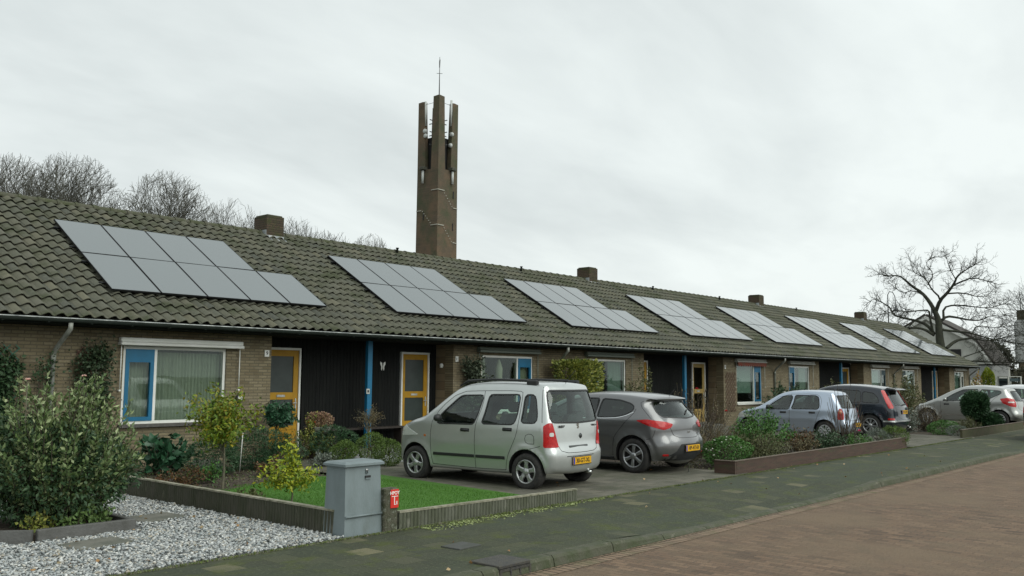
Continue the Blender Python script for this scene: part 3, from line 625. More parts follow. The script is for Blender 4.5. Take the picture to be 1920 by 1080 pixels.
    # awning box over the window
    if o_.get('awning', 1):
        am = o_.get('awm', m_wdirty); q0, q1 = w0-.12, w1+.32
        if mir: q0, q1 = w0-.2, w1+.2
        dz = -.125 if k == 0 else 0
        A = part('awning', MB().box(q0, q1, Y_FACE-.16, Y_FACE-.003, 2.40+dz, 2.46+dz, .012).box(q0+.01, q1-.01, Y_FACE-.13, Y_FACE-.003, 2.461+dz, 2.545+dz, .012), am)
        for xx in (q0+.05, q1-.05): part('awning_arm', MB().tube([(xx, Y_FACE-.06, 2.40+dz), (xx, Y_FACE-.06, 1.45)], .011, 8).box(xx-.02, xx+.02, Y_FACE-.075, Y_FACE-.004, 1.42, 1.449), am, A)
        if o_.get('valance'):
            mb = MB(); n = 13
            for i in range(n): a, b = q0+.05+(q1-q0-.1)*i/n, q0+.05+(q1-q0-.1)*(i+1)/n; mb.prism([(a, 2.399), (b, 2.399), (b, 2.28), ((a+b)/2, 2.24), (a, 2.28)], Y_FACE-.145, Y_FACE-.14, 'xz')
            part('valance', mb, mat('red_valance', (.22, .05, .03), .9, c2=(.16, .07, .05), nscale=4), A)
    # door in the recess
    D0, D1 = dw0, dw1; z0, z1 = .12, 2.36
    f = MB(); yb = Y_BACK; f.box(D0, D1, yb-.02, yb+.08, z1-.05, z1); f.box(D0, D0+.045, yb-.02, yb+.08, z0, z1-.05); f.box(D1-.045, D1, yb-.02, yb+.08, z0, z1-.05)
    part('door_frame', f, m_white if o_.get('white', 1) else m_wdirty)
    e0, e1 = D0+.048, D1-.048; st = .13; y0, y1 = yb+.01, yb+.055
    f = MB(); zb = z0+.01; f.box(e0, e0+.10, y0, y1, zb, z1-.053); f.box(e1-st, e1, y0, y1, zb, z1-.053); f.box(e0+.10, e1-st, y0, y1, z1-.19, z1-.053)
    f.box(e0+.10, e1-st, y0, y1, 1.20, 1.36)
    for i in range(5): f.box(e0+.10, e1-st, y0+.004, y1, zb+i*.098, zb+i*.098+.092)
    dm = o_.get('door', m_yel); dd = part('door', f, dm)
    part('door_pane', MB().box(e0+.095, e1-st+.005, y0+.02, y0+.026, 1.355, z1-.185).box(e0+.095, e1-st+.005, y0+.02, y0+.026, .615, 1.205), o_.get('dglass', m_pane2), dd)
    part('letter_slot', MB().box((e0+e1)/2-.13, (e0+e1)/2+.09, y0-.012, y0-.001, 1.255, 1.305, .003), m_zinc, dd)
    part('handle', MB().box(e1-.075, e1-.04, y0-.012, y0-.001, .98, 1.22, .003).tube([(e1-.058, y0-.012, 1.12), (e1-.058, y0-.05, 1.12), (e1-.16, y0-.05, 1.12)], .009, 8), m_zinc, dd)
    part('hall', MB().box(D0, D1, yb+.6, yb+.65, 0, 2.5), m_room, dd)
    part('step', MB().box(D0-.05, D1+.05, yb-.28, yb+.10, -.1, z0-.002, .01), m_step)
    part('porch_floor', MB().box(a0, a1, Y_FACE-.05, Y_BACK+.05, -.1, .055), m_step)
    # number plate by the recess
    xn = X(4.38)
    if o_.get('num'):
        n_ = part('number_plate', MB().box(xn-.055, xn+.055, Y_FACE-.02, Y_FACE-.003, 2.13, 2.27, .003), m_white)
        text_obj('number', o_['num'], .11, m_num, n_, (xn-xl, -.0215, 2.2), (math.pi/2, 0, 0), .002)
    # post, pipe, chimney belong to the even dwellings (they stand on the party lines)
    if not mir:
        part('post', MB().box(xl+UW-.075, xl+UW+.065, Y_FACE+.02, Y_FACE+.12, .056, 2.574, .006), m_blue)
        if not last:
            xc = xl+UW; ch = part('chimney', MB().box(xc-.34, xc+.20, YR-.28, YR+.32, ZR-.5, ZR+.45), m_chim)
            part('cap', MB().box(xc-.31, xc+.17, YR-.25, YR+.29, ZR+.451, ZR+.49, .01), mat('mossy_mortar', (.06, .065, .035), .95, c2=(.09, .09, .06), nscale=6), ch)
            mb = MB(); ys = YR-.285
            for i in range(5):
                x = xc-.42+i*.145; s = rnd.uniform(.16, .27)
                p = [(x, 0), (x+.145, 0), (x+.145+rnd.uniform(-.03, .03), -s), (x+.05, -s*rnd.uniform(.7, 1.0))]; V = [(q, ys+CY*(t+.05), ZR-.20+CZ*(t+.05)+.05) for q, t in p]; V += [(a, b+.0, c_-.02) for a, b, c_ in V]
                mb.add(V, [[0, 1, 2, 3], [7, 6, 5, 4]]+[[i_, 4+i_, 4+(i_+1) % 4, (i_+1) % 4] for i_ in range(4)])
            mb.box(xc-.348, xc-.342, YR-.28, YR+.08, ZR-.22, ZR+.06); mb.box(xc-.35, xc+.21, YR-.287, YR-.281, ZR-.26, ZR-.08); part('flashing', mb, m_lead, ch)
    else:
        xp = xl+UW-.45; xb = xp+.25; zt = 2.61
        if k == -1: xp = 6.63; xb = 6.60
        mb = MB().tube([(xp, YG-.03, zt), (xp, YG-.03, zt-.10), (xp*.85+xb*.15, YG+.10, 2.42), (xp*.15+xb*.85, Y_FACE-.12, 2.16), (xb, Y_FACE-.06, 2.06), (xb, Y_FACE-.06, .0)], .04, 12)
        mb.tube([(xb, Y_FACE-.06, 1.94), (xb, Y_FACE-.06, 2.06)], .047, 12)
        for z in (1.3, .5): mb.tube([(xb, Y_FACE-.06, z), (xb, Y_FACE-.06, z+.04)], .046, 12)
        part('downpipe', mb, m_pipe)
    # vent pipe on the ridge
    if k in (1, 2, 3, 4, 5):
        xv = xl+(3.0 if not mir else 4.4); part('vent_pipe', MB().tube([(xv, YR-.16, ZR-.05), (xv, YR-.16, ZR+.10)], .035, 10).tube([(xv, YR-.16, ZR+.09), (xv, YR-.16, ZR+.12)], .048, 10), m_soff)
    return H
m_red = mat('dull_teal', (.02, .05, .06), .6)
opts = [
 (-1, 'leftmost bungalow of the row, cut by the picture edge, with climbing plants on green trellis', dict(curtain='blinds')),
 (0, 'nearest bungalow with vertical blinds, blue casement on the left and yellow door marked 9', dict(curtain='blinds', num='9', awm=m_white)),
 (1, 'second bungalow with a tied cream curtain and a white butterfly by its yellow door', dict(curtain='tied', num='11', awm=mat('awning_green', (.16, .19, .16), .6))),
 (2, 'bungalow with the variegated hedge before its window', dict(curtain='half', awm=mat('awning_green', (.16, .19, .16), .6))),
 (3, 'bungalow with a red scalloped awning valance over its window', dict(curtain='roller', num='15', valance=1, door=mat('door_cream', (.36, .25, .08), .5), dglass=glassmat('door_curtained', (.5, .6, .5), 1.2))),
 (4, 'bungalow behind the small silver hatchback with green shrubs under its window', dict(curtain='half')),
 (5, 'bungalow behind the dark grey car with a two-light white window', dict(curtain='roller', casement=m_red)),
 (6, 'bungalow with pale slatted blinds, last but one of the row', dict(curtain='slats', casement=m_red)),
 (7, 'farthest bungalow forming the right-hand gable end of the row', dict(curtain='half', casement=m_wdirty, awm=m_wdirty)),
]
for k, lb, o_ in opts: house(k, lb, o_)

# ---------------------------------------------------------------- solar arrays: nine panels each, eight arrays
m_pv = bpy.data.materials.new('solar_glass'); m_pv.use_nodes = True; t_ = m_pv.node_tree; b_ = t_.nodes['Principled BSDF']
b_.inputs['Base Color'].default_value = (.13, .15, .155, 1); b_.inputs['Roughness'].default_value = .10; b_.inputs['IOR'].default_value = 2.3; b_.inputs['Specular IOR Level'].default_value = .5
co = N(t_, 'ShaderNodeTexCoord'); nn = noise(t_, co.outputs['Object'], 1.2, 4, .6); r_ = N(t_, 'ShaderNodeMapRange'); r_.inputs[3].default_value = .03; r_.inputs[4].default_value = .12
t_.links.new(nn.outputs[0], r_.inputs[0]); t_.links.new(r_.outputs[0], b_.inputs['Roughness'])
m_pvf = mat('black_frame', (.012, .013, .014), .45, .3)
PW, PL, GAP = 1.0, 1.66, .02
def panel_mesh():
    me = MB(); me.box(.012, PW-GAP-.012, .012, PL-GAP-.012, -.03, .0); me.cm = 1
    for a in ((0, PW-GAP, 0, .012), (0, PW-GAP, PL-GAP-.012, PL-GAP), (0, .012, .012, PL-GAP-.012), (PW-GAP-.012, PW-GAP, .012, PL-GAP-.012)): me.box(*a, -.035, .002)
    return me.mesh()
pm = panel_mesh(); pm.materials.append(m_pv); pm.materials.append(m_pvf)
rb = MB()
for s in (.35, 1.3, 2.0, 2.95): rb.box(-.10, (5 if s < 1.7 else 4)*PW+.06, s-.02, s+.02, -.075, -.036)
railm = rb.mesh(); railm.materials.append(m_pvf)
hb = MB()
for s in (.35, 1.3, 2.0, 2.95):
    for x in np.arange(.1, 5 if s < 1.7 else 4, .95): hb.box(x-.02, x+.02, s-.05, s+.05, -.125, -.0755)
hookm = hb.mesh(); hookm.materials.append(m_zinc)
slope = math.atan2(CZ, CY)
words = ['nearest solar array, on the roof at the far left above the first full window', 'second solar array from the left, above the car with roof rails', 'third solar array, left of the second chimney', 'fourth solar array, right of the second chimney',
         'fifth solar array, beneath the third chimney', 'sixth solar array from the left, left of the fourth chimney', 'seventh solar array, last but one towards the big bare tree', 'farthest solar array, reflecting the big bare tree']
for i in range(8):
    x0 = 7.69+7.121*i; n = Vector((0, -CZ, CY)); base = Vector((x0, YG, ZG))+Vector((0, CY, CZ))*1.0035+n*.13
    A = empty('solar_array', base, 0, words[i], 'solar array', 'rooftop solar arrays'); A.rotation_euler = (slope, 0, 0)
    for r in range(2):
        for c in range(5 if r == 0 else 4):
            p = link('solar_panel', pm, None, A, (c*PW, r*PL, 0)); p.rotation_euler = (rng.normal()*.0016, rng.normal()*.0016, 0)
    link('rail', railm, None, A); link('roof_hook', hookm, None, A)

# small fittings on the near houses
bt = empty('wall_butterfly', (14.75, Y_BACK-.02, 1.98), 0, 'white butterfly ornament on the black boards between post and second yellow door', 'ornament')
mb = MB()
for s in (-1, 1):
    mb.prism([(s*x, z) for x, z in ((.01, 0), (.025, .085), (.08, .12), (.085, .06), (.045, -.01), (.05, -.07), (.028, -.10), (.01, -.03))], -.006, 0, 'xz')
mb.build('wings', m_white, bt); MB().tube([(0, -.008, -.05), (0, -.008, .05)], .006, 6).build('body', m_num, bt)
bc = empty('wall_bench', (15.0, 17.0, .055), 0, 'dark wooden bench standing in the black recess behind the blue post', 'bench')
m_dw = mat('dark_wood', (.03, .022, .017), .7, c2=(.02, .015, .012), nscale=4)
MB().box(-2.1, .25, -.18, .17, .42, .46, .005).build('seat', m_dw, bc)
for x in (-1.95, -.9, .1): MB().box(x-.03, x+.03, -.15, .14, 0, .419).build('leg', m_dw, bc)
lp = empty('wall_lamp', (16.62, 17.0, 2.02), 0, 'small white wall lamp on the brick return right of the second yellow door', 'lamp')
MB().box(-.02, .027, -.03, .03, -.03, .03).build('bracket', m_white, lp); MB().lathe([(0, -.05), (.04, -.05), (.05, .03), (.02, .07), (0, .07)], 'z', (-.06, 0, 0), 14).build('lamp_shade', m_white, lp)
pg = empty('plate_sign', (13.79, 16.617, 1.38), 0, 'small square metal sign fixed to the nearest blue post', 'sign')
MB().box(-.05, .05, -.008, .0, -.06, .06, .002).build('plate', m_wdirty, pg); MB().box(-.025, .025, -.011, -.0085, -.025, .03).build('symbol', m_num, pg)
# ================================================================ cars
def smooth_poly(P, it=2, closed=False):
    P = [np.array(p, float) for p in P]
    for _ in range(it):
        Q = [] if closed else [P[0]]
        m = len(P) if closed else len(P)-1
        for i in range(m):
            a, b = P[i], P[(i+1) % len(P)]
            if not closed and i == 0: Q.append(a*.25+b*.75) if m > 1 else None
            elif not closed and i == m-1: Q.append(a*.75+b*.25)
            else: Q += [a*.75+b*.25, a*.25+b*.75]
        if not closed: Q.append(P[-1])
        P = Q
    return np.array(P)
def round_poly(P, r=.045, k=4):
    P = np.array(P, float); n = len(P); out = []
    for i in range(n):
        a, b, c = P[i-1], P[i], P[(i+1) % n]; la, lc = np.linalg.norm(a-b), np.linalg.norm(c-b)
        p0 = b+(a-b)/la*min(r, la*.45); p1 = b+(c-b)/lc*min(r, lc*.45)
        for t in np.linspace(0, 1, k): out.append((1-t)**2*p0+2*t*(1-t)*b+t*t*p1)
    return np.array(out)
def resample(P, t):
    d = np.r_[0, np.cumsum(np.linalg.norm(np.diff(P, axis=0), axis=1))]; d /= d[-1]
    return np.stack([np.interp(t, d, P[:, k]) for k in range(P.shape[1])], 1)
m_tyre = mat('tyre_rubber', (.018, .018, .018), .85, c2=(.035, .033, .03), nscale=18, bump=.2)
m_blackp = mat('black_plastic', (.02, .021, .022), .55)
m_cabin = mat('cabin_dark', (.03, .031, .032), .9)
m_under = mat('underbody', (.01, .01, .01), .95)
m_seat = mat('seat_fabric', (.06, .065, .07), .9, c2=(.04, .042, .045), nscale=10)
m_cglass = glassmat('car_glass', (.62, .76, .70), 1.9)
m_cglassd = glassmat('tinted_car_glass', (.16, .2, .19), 1.9)
m_red_l = mat('red_lamp', (.34, .004, .006), .2, coat=.35, c2=(.5, .012, .012), nscale=30, spec=.3)
m_clear_l = mat('clear_lamp', (.55, .56, .54), .1, coat=1)
m_orange_l = mat('orange_lamp', (.5, .14, .02), .15, coat=1)
m_chrome = mat('chrome', (.7, .72, .72), .12, 1)
m_rim = mat('alloy', (.50, .51, .51), .3, .75, c2=(.36, .37, .37), nscale=8)
m_plate = mat('plate_yellow', (.66, .36, .005), .4); m_pblue = mat('plate_blue', (.02, .04, .35), .4); m_pblk = mat('plate_black', (.012, .012, .012), .5)

def car(spec, loc, yaw, label, cat='car', detail=1, group=None):
    L, W = spec['L'], spec['W']; Wh = W/2; S = spec; rx, fx, R = S['rx'], S['fx'], S['R']
    root = empty(S.get('name', 'parked_car'), loc, math.radians(90)+yaw, label, cat, group)
    rear = smooth_poly(S['rear']); top = smooth_poly(S['top'], 3); front = smooth_poly(S['front']); bot = smooth_poly(S['bottom'], 1)
    nu, nv = (96, 40) if detail else (60, 26)
    def cl(n, k): t = np.linspace(0, 1, n); return t+(-np.sin(2*np.pi*t)/(2*np.pi))*k
    U = cl(nu, .72); Vv = cl(nv, .8)
    B, T, Rr, Ff = resample(bot, U), resample(top, U), resample(rear, Vv), resample(front, Vv)
    u = U[:, None, None]; v = Vv[None, :, None]
    P = (1-v)*B[:, None]+v*T[:, None]+(1-u)*Rr[None]+u*Ff[None]-((1-u)*(1-v)*B[0]+u*(1-v)*B[-1]+(1-u)*v*T[0]+u*v*T[-1])
    belt, tk = S['belt'], S['tumble']
    def w(x, z):
        x = np.asarray(x, float); z = np.asarray(z, float)
        a = np.clip((.75-x)/.75, 0, 1); b = np.clip((x-(L-.9))/.9, 0, 1)
        ww = Wh*(1-S.get('tr', .05)*a**2-S.get('tf', .12)*b**2)
        ww = ww-np.clip(z-belt, 0, 2)*tk-np.clip(z-belt, 0, 2)**2*.10-np.clip(belt-.12-z, 0, 1)**2*S.get('tuck', .16)
        sh = S.get('shoulder', 0)
        if sh: ww = ww-sh*np.clip((z-(belt-.06))/.07, 0, 1)
        for cx in (rx, fx):
            d = np.hypot(x-cx, z-R); ww = ww+S.get('flare', .018)*np.exp(-((d-(R+.065))/.045)**2)*np.clip(1.25-abs(z-R)/.6, 0, 1)
        for (z0, dz, dep, xa, xb) in S.get('lines', []):
            ww = ww-dep*np.exp(-((z-z0)/dz)**2)*np.clip((x-xa)/.15, 0, 1)*np.clip((xb-x)/.15, 0, 1)
        return ww
    curves = [(bot, S.get('rb', .05)), (top, S.get('rt', .11)), (rear, S.get('rr', .2)), (front, S.get('rf', .3))]
    flat = P.reshape(-1, 2); ds = []
    for c, r in curves:
        a, b = c[:-1], c[1:]; ab = b-a; t = np.clip(((flat[:, None]-a)*ab).sum(-1)/np.maximum((ab**2).sum(-1), 1e-12), 0, 1)
        ds.append(np.linalg.norm(flat[:, None]-(a+t[..., None]*ab), axis=-1).min(1))
    ds = np.array(ds); rs = np.array([r for _, r in curves])[:, None]; wt = 1/(ds+.03)**3; rr = (rs*wt).sum(0)/wt.sum(0); d = ds.min(0)
    dd = np.clip(d, 0, rr); inset = rr-np.sqrt(np.maximum(rr**2-(rr-dd)**2, 0))
    # boundary nodes must sit exactly at d = 0
    Y = (w(flat[:, 0], flat[:, 1])-inset).reshape(nu, nv)
    idx = np.arange(nu*nv).reshape(nu, nv); VL = np.concatenate([flat[:, :1], Y.reshape(-1, 1), flat[:, 1:]], 1); VR = VL*[1, -1, 1]
    q = np.stack([idx[:-1, :-1], idx[1:, :-1], idx[1:, 1:], idx[:-1, 1:]], -1).reshape(-1, 4)
    ring = np.concatenate([idx[:, 0], idx[-1, 1:], idx[-2::-1, -1], idx[0, -2:0:-1]]); n = len(ring)
    pr = flat[ring]; tg = np.roll(pr, -1, 0)-np.roll(pr, 1, 0); nm = unit(np.stack([tg[:, 1], -tg[:, 0]], 1))
    for _ in range(3): nm = unit(nm+np.roll(nm, 1, 0)+np.roll(nm, -1, 0))
    yb = Y.reshape(-1)[ring]; M_ = 14; mids = []
    cr = np.where(np.arange(n) < nu, 0.0, np.where(np.arange(n) < nu+nv-1, S.get('cf', .10), np.where(np.arange(n) < 2*nu+nv-2, S.get('ct', .035), S.get('cr', .06))))
    for _ in range(6): cr = (cr+np.roll(cr, 1)+np.roll(cr, -1))/3
    for s in np.linspace(1, -1, M_+1)[1:-1]:
        o_ = cr*(1-s*s); mids.append(np.stack([pr[:, 0]+nm[:, 0]*o_, yb*s, pr[:, 1]+nm[:, 1]*o_], 1))
    V = np.concatenate([VL, VR]+mids); nb = nu*nv; ids = [ring]+[2*nb+i*n+np.arange(n) for i in range(M_-1)]+[ring+nb]
    st = [np.stack([a, np.roll(a, -1), np.roll(b, -1), b], -1) for a, b in zip(ids[:-1], ids[1:])]
    F = np.concatenate([q[:, ::-1], q+nb]+st)
    me = from_np(V, F, True); bm = bmesh.new(); bm.from_mesh(me); bmesh.ops.remove_doubles(bm, verts=bm.verts, dist=1e-5); bmesh.ops.recalc_face_normals(bm, faces=bm.faces); bm.to_mesh(me)
    bvh = BVHTree.FromBMesh(bm); bm.free()
    body = link('body', me, [S['paint'], m_under, m_cabin], root)
    # ---- cut wheel arches, cabin and window openings
    def cutter(mb, mi):
        m = mb.mesh(); o = link('cut', m, [S['paint'], m_under, m_cabin], root)
        for p in m.polygons: p.material_index = mi
        md = body.modifiers.new('b', 'BOOLEAN'); md.operation = 'DIFFERENCE'; md.solver = 'EXACT'; md.object = o; return o
    cuts = []
    mb = MB()
    for cx in (rx, fx):
        for s in (-1, 1):
            y0, y1 = sorted((s*(Wh-.30), s*(Wh+.3))); mb.lathe([(0, y0), (R+.055, y0), (R+.055, y1), (0, y1)], 'y', (cx, 0, R+.01), 40, False)
    cuts.append(cutter(mb, 1))
    def wprism(poly, ins=0.0):
        n = len(poly); V = []
        for s in (1, -1):
            for x, z in poly: V.append((x, s*float(w(x, z)-ins), z))
        return V, [list(range(n)), [2*n-1-i for i in range(n)]]+[[i, n+i, n+(i+1) % n, (i+1) % n] for i in range(n)]
    mb = MB(); V_, F_ = wprism(S['cabin'], .09); mb.add(V_, F_); cuts.append(cutter(mb, 2))
    mb = MB()
    wins = [round_poly(np.array(p, float)) for p in S['windows']]
    for p in wins: mb.prism([tuple(a) for a in p], -1.4, 1.4, 'xz')
    cuts.append(cutter(mb, 2))
    rg_, wsg = round_poly(np.array(S['rglass'], float)), round_poly(np.array(S['wglass'], float)); xm = S['cabin_mid']
    mb = MB(); mb.prism([tuple(a) for a in rg_], -.3, S.get('rcut', xm), 'yz'); mb.prism([tuple(a) for a in wsg], xm+.02, L+.5, 'yz'); cuts.append(cutter(mb, 2))
    dg = bpy.context.evaluated_depsgraph_get(); dg.update(); nm_ = bpy.data.meshes.new_from_object(body.evaluated_get(dg)); body.modifiers.clear(); body.data = nm_
    for o in cuts: bpy.data.objects.remove(o)
    nm_.set_sharp_from_angle(angle=math.radians(32))
    # ---- things laid on the surface
    def hit(p, dr):
        dr = Vector(dr).normalized(); r = bvh.ray_cast(Vector(p)-dr*3, dr); return (r[0], r[1]) if r[0] is not None else (Vector(p), -dr)
    def patch(name, poly3, dr, m, off=.004, sm=1, parent=None, rings=5, mirror=False, skirt=.012):
        pts = np.array(poly3, float); pts = round_poly(pts, .045 if sm > 1 else .025) if sm else pts
        pts = resample(np.r_[pts, pts[:1]], np.linspace(0, 1, 49))[:-1]; c = pts.mean(0); mb = MB()
        last = None
        for sgn in ((1, -1) if mirror else (1,)):
            mb = MB(); V = []; F = []; n = len(pts); fl = np.array([1, sgn, 1])
            for k, t in enumerate([1.0]+list(np.linspace(1, 0, rings+1)[:-1])):
                for p in pts:
                    h, nn = hit((c+(p-c)*t)*fl, np.array(dr)*fl); V.append(h+nn*(off if k else off-skirt))
            h, nn = hit(c*fl, np.array(dr)*fl); V.append(h+nn*off)
            for k in range(rings):
                for i in range(n): F.append([k*n+i, k*n+(i+1) % n, (k+1)*n+(i+1) % n, (k+1)*n+i])
            for i in range(n): F.append([rings*n+i, rings*n+(i+1) % n, len(V)-1])
            mb.add(V, F, True)
            me = mb.mesh(); me.set_sharp_from_angle(angle=math.radians(50)); ob = link(name, me, m, parent or root); last = last or []; last.append(ob)
        return last if len(last) > 1 else last[0]
    def ribbon(name, pts, dr, m, wd=.008, off=.002, closed=False, parent=None, mirror=False, hgt=None, sm=1, build=True, mb=None):
        own = mb is None; par = parent if isinstance(parent, list) else [parent]*2; P_ = np.array(pts, float); P_ = (round_poly(P_) if closed else smooth_poly(P_, sm)) if sm else P_
        if closed: P_ = np.r_[P_, P_[:1]]
        ln = np.linalg.norm(np.diff(P_, axis=0), axis=1).sum(); k = max(4, int(ln/.05)); P_ = resample(P_, np.linspace(0, 1, k)); hh = hgt if hgt else off
        for sgn in ((1, -1) if mirror else (1,)):
            fl = np.array([1, sgn, 1]); 
            if own: mb = MB()
            H = [hit(p*fl, np.array(dr)*fl) for p in P_]; V = []
            for i, (h, nn) in enumerate(H):
                t = (H[min(i+1, k-1)][0]-H[max(i-1, 0)][0]).normalized(); s_ = t.cross(nn).normalized()*wd/2
                V += [h-s_-nn*.004, h-s_*.8+nn*hh, h+s_*.8+nn*hh, h+s_-nn*.004]
            mb.add(V, [[i*4+j, i*4+j+1, i*4+5+j, i*4+4+j] for i in range(k-1) for j in range(3)]+([] if closed else [[3, 2, 1, 0], [(k-1)*4+j for j in range(4)]]), False)
            if own: mb.build(name, m, par[0 if sgn == 1 else 1] or root)
        return mb
    sd_ = (0, -1, 0)
    S3 = lambda poly: [(x, 0, z) for x, z in poly]
    def grow(p, g): p = np.array(p); c = p.mean(0); d = p-c; return c+d*(1+g/np.maximum(np.linalg.norm(d, axis=1, keepdims=True), .01))
    gm = S.get('glass', m_cglass)
    for i, p in enumerate(S['windows']):
        g3 = S3(grow(p, .012))
        gl = patch('window', g3, sd_, gm if i not in S.get('tint', []) else m_cglassd, -.007, 2, mirror=True, skirt=.003)
        ribbon('window_seal', S3(grow(p, .008)), sd_, m_blackp, .026, .003, True, gl, mirror=True, sm=2)
    G3 = [(0, y, z) for y, z in grow(S['rglass'], .012)]; gl = patch('rear_window', G3, (1, 0, 0), S.get('rgm', gm), -.007, 2, skirt=.003)
    ribbon('window_seal', [(0, y, z) for y, z in grow(S['rglass'], .008)], (1, 0, 0), m_blackp, .032, .003, True, gl, sm=2)
    patch('windscreen', [(L, y, z) for y, z in grow(S['wglass'], .012)], (-1, 0, 0), gm, -.007, 2, skirt=.003)
    # seams between panels
    mb = MB()
    for pts in S['seams']: ribbon('', S3(pts), sd_, None, .010, .0015, mirror=True, mb=mb)
    for pts in S.get('rear_seams', []): ribbon('', [(0, y, z) for y, z in pts], (1, 0, 0), None, .011, .0015, mb=mb)
    mb.build('panel_gap', m_pblk, body)
    for (x, z) in S['handles']:
        h, nn = hit((x, 1, z), sd_)
        for s in (1, -1):
            y = h.y*s; MB().tube([(x-.085, y+s*.012, z), (x+.075, y+s*.016, z)], .013, 8).box(x-.1, x+.09, min(y-s*.01, y+s*.004), max(y-s*.01, y+s*.004), z-.028, z+.028, .004).build('door_handle', S.get('hm', S['paint']), root)
    for (nm2, poly, dr, m, off, mir) in S.get('patches', []): patch(nm2, poly, dr, m, off, 1, mirror=mir)
    for (nm2, pts, dr, m, wd, hg, mir) in S.get('ribbons', []): ribbon(nm2, pts, dr, m, wd, .002, mirror=mir, hgt=hg)
    # mirrors
    mx, mz = S['mirror']; h, nn = hit((mx, 1, mz), sd_)
    for s in (1, -1):
        y = h.y*s; mb = MB(); mb.lathe([(0, -.055), (.045, -.05), (.075, -.01), (.07, .03), (0, .035)], 'x', (0, 0, 0), 16); mb.v = [(a+mx, b*1.15+y+s*.13, c*.85+mz+.05) for a, b, c in mb.v]
        mb.tube([(mx, y-s*.02, mz-.01), (mx, y+s*.10, mz+.03)], .018, 6); mb.build('wing_mirror', S.get('mirm', S['paint']), root)
    # plate
    px, py, pz, pt = S['plate']; h, nn = hit((px, py, pz), (1, 0, 0)); x = h.x-.012
    pl = MB().box(x-.004, x, py-.26, py+.26, pz-.055, pz+.055, .0015).build('number_plate', m_plate, root)
    MB().box(x-.0055, x-.0042, py+.215, py+.255, pz-.05, pz+.05).build('blue_band', m_pblue, pl)
    fr = MB(); fr.box(x-.003, x+.01, py-.27, py+.27, pz-.066, pz-.0555).box(x-.003, x+.01, py-.27, py+.27, pz+.0555, pz+.064); fr.build('plate_frame', m_pblk, pl)
    text_obj('lettering', pt, .096, m_pblk, pl, (x-.0062, py-.02, pz-.002), (math.pi/2, 0, -math.pi/2), .0012)
    # wheels
    for cx in (rx, fx):
        for s in (1, -1): wheel(root, cx, s*(Wh-.012), s, R, S)
    # inside
    z0 = S['floor']
    for s in (1, -1):
        yc = s*Wh*.45
        for (xb, ln) in ((S['seats'][0], .5), (S['seats'][1], .45)):
            mb = MB(); mb.box(xb, xb+ln, yc-.23, yc+.23, z0-.05, z0+.22, .05)
            V = [(xb-.12, yc-.22, z0+.60), (xb-.02, yc-.22, z0+.60), (xb+.14, yc-.24, z0+.15), (xb+.0, yc-.24, z0+.15)]; V += [(a, 2*yc-b, c) for a, b, c in V]
            V = [(a-0.0, b, c*1.0) for a, b, c in V]; mb.add(V, [[0, 1, 2, 3], [7, 6, 5, 4]]+[[i, 4+i, 4+(i+1) % 4, (i+1) % 4] for i in range(4)]); mb.box(xb-.16, xb-.06, yc-.13, yc+.13, z0+.63, z0+.80, .03); mb.build('seat', m_seat, root)
    xd = S['seats'][0]+.85; MB().prism([(xd, z0), (xd+.35, z0), (xd+.42, S['belt']-.03), (xd+.05, S['belt']+.01), (xd-.02, S['belt']-.12)], -Wh+.14, Wh-.14, 'xz').build('dashboard', m_cabin, root)
    mb = MB(); V = [];
    for i in range(25):
        a = i/24*2*math.pi; V.append((xd-.12-.10*math.sin(a)*.5, Wh*.45+.18*math.cos(a), S['belt']+.06+.17*math.sin(a)))
    mb.tube(V, .016, 6).tube([V[0], V[12]], .02, 6).tube([(xd-.12, Wh*.45, S['belt']+.06), (xd+.1, Wh*.45, S['belt']-.05)], .03, 6); mb.build('steering_wheel', m_pblk, root)
    if S.get('extra'): S['extra'](root, hit, patch, ribbon)
    return root

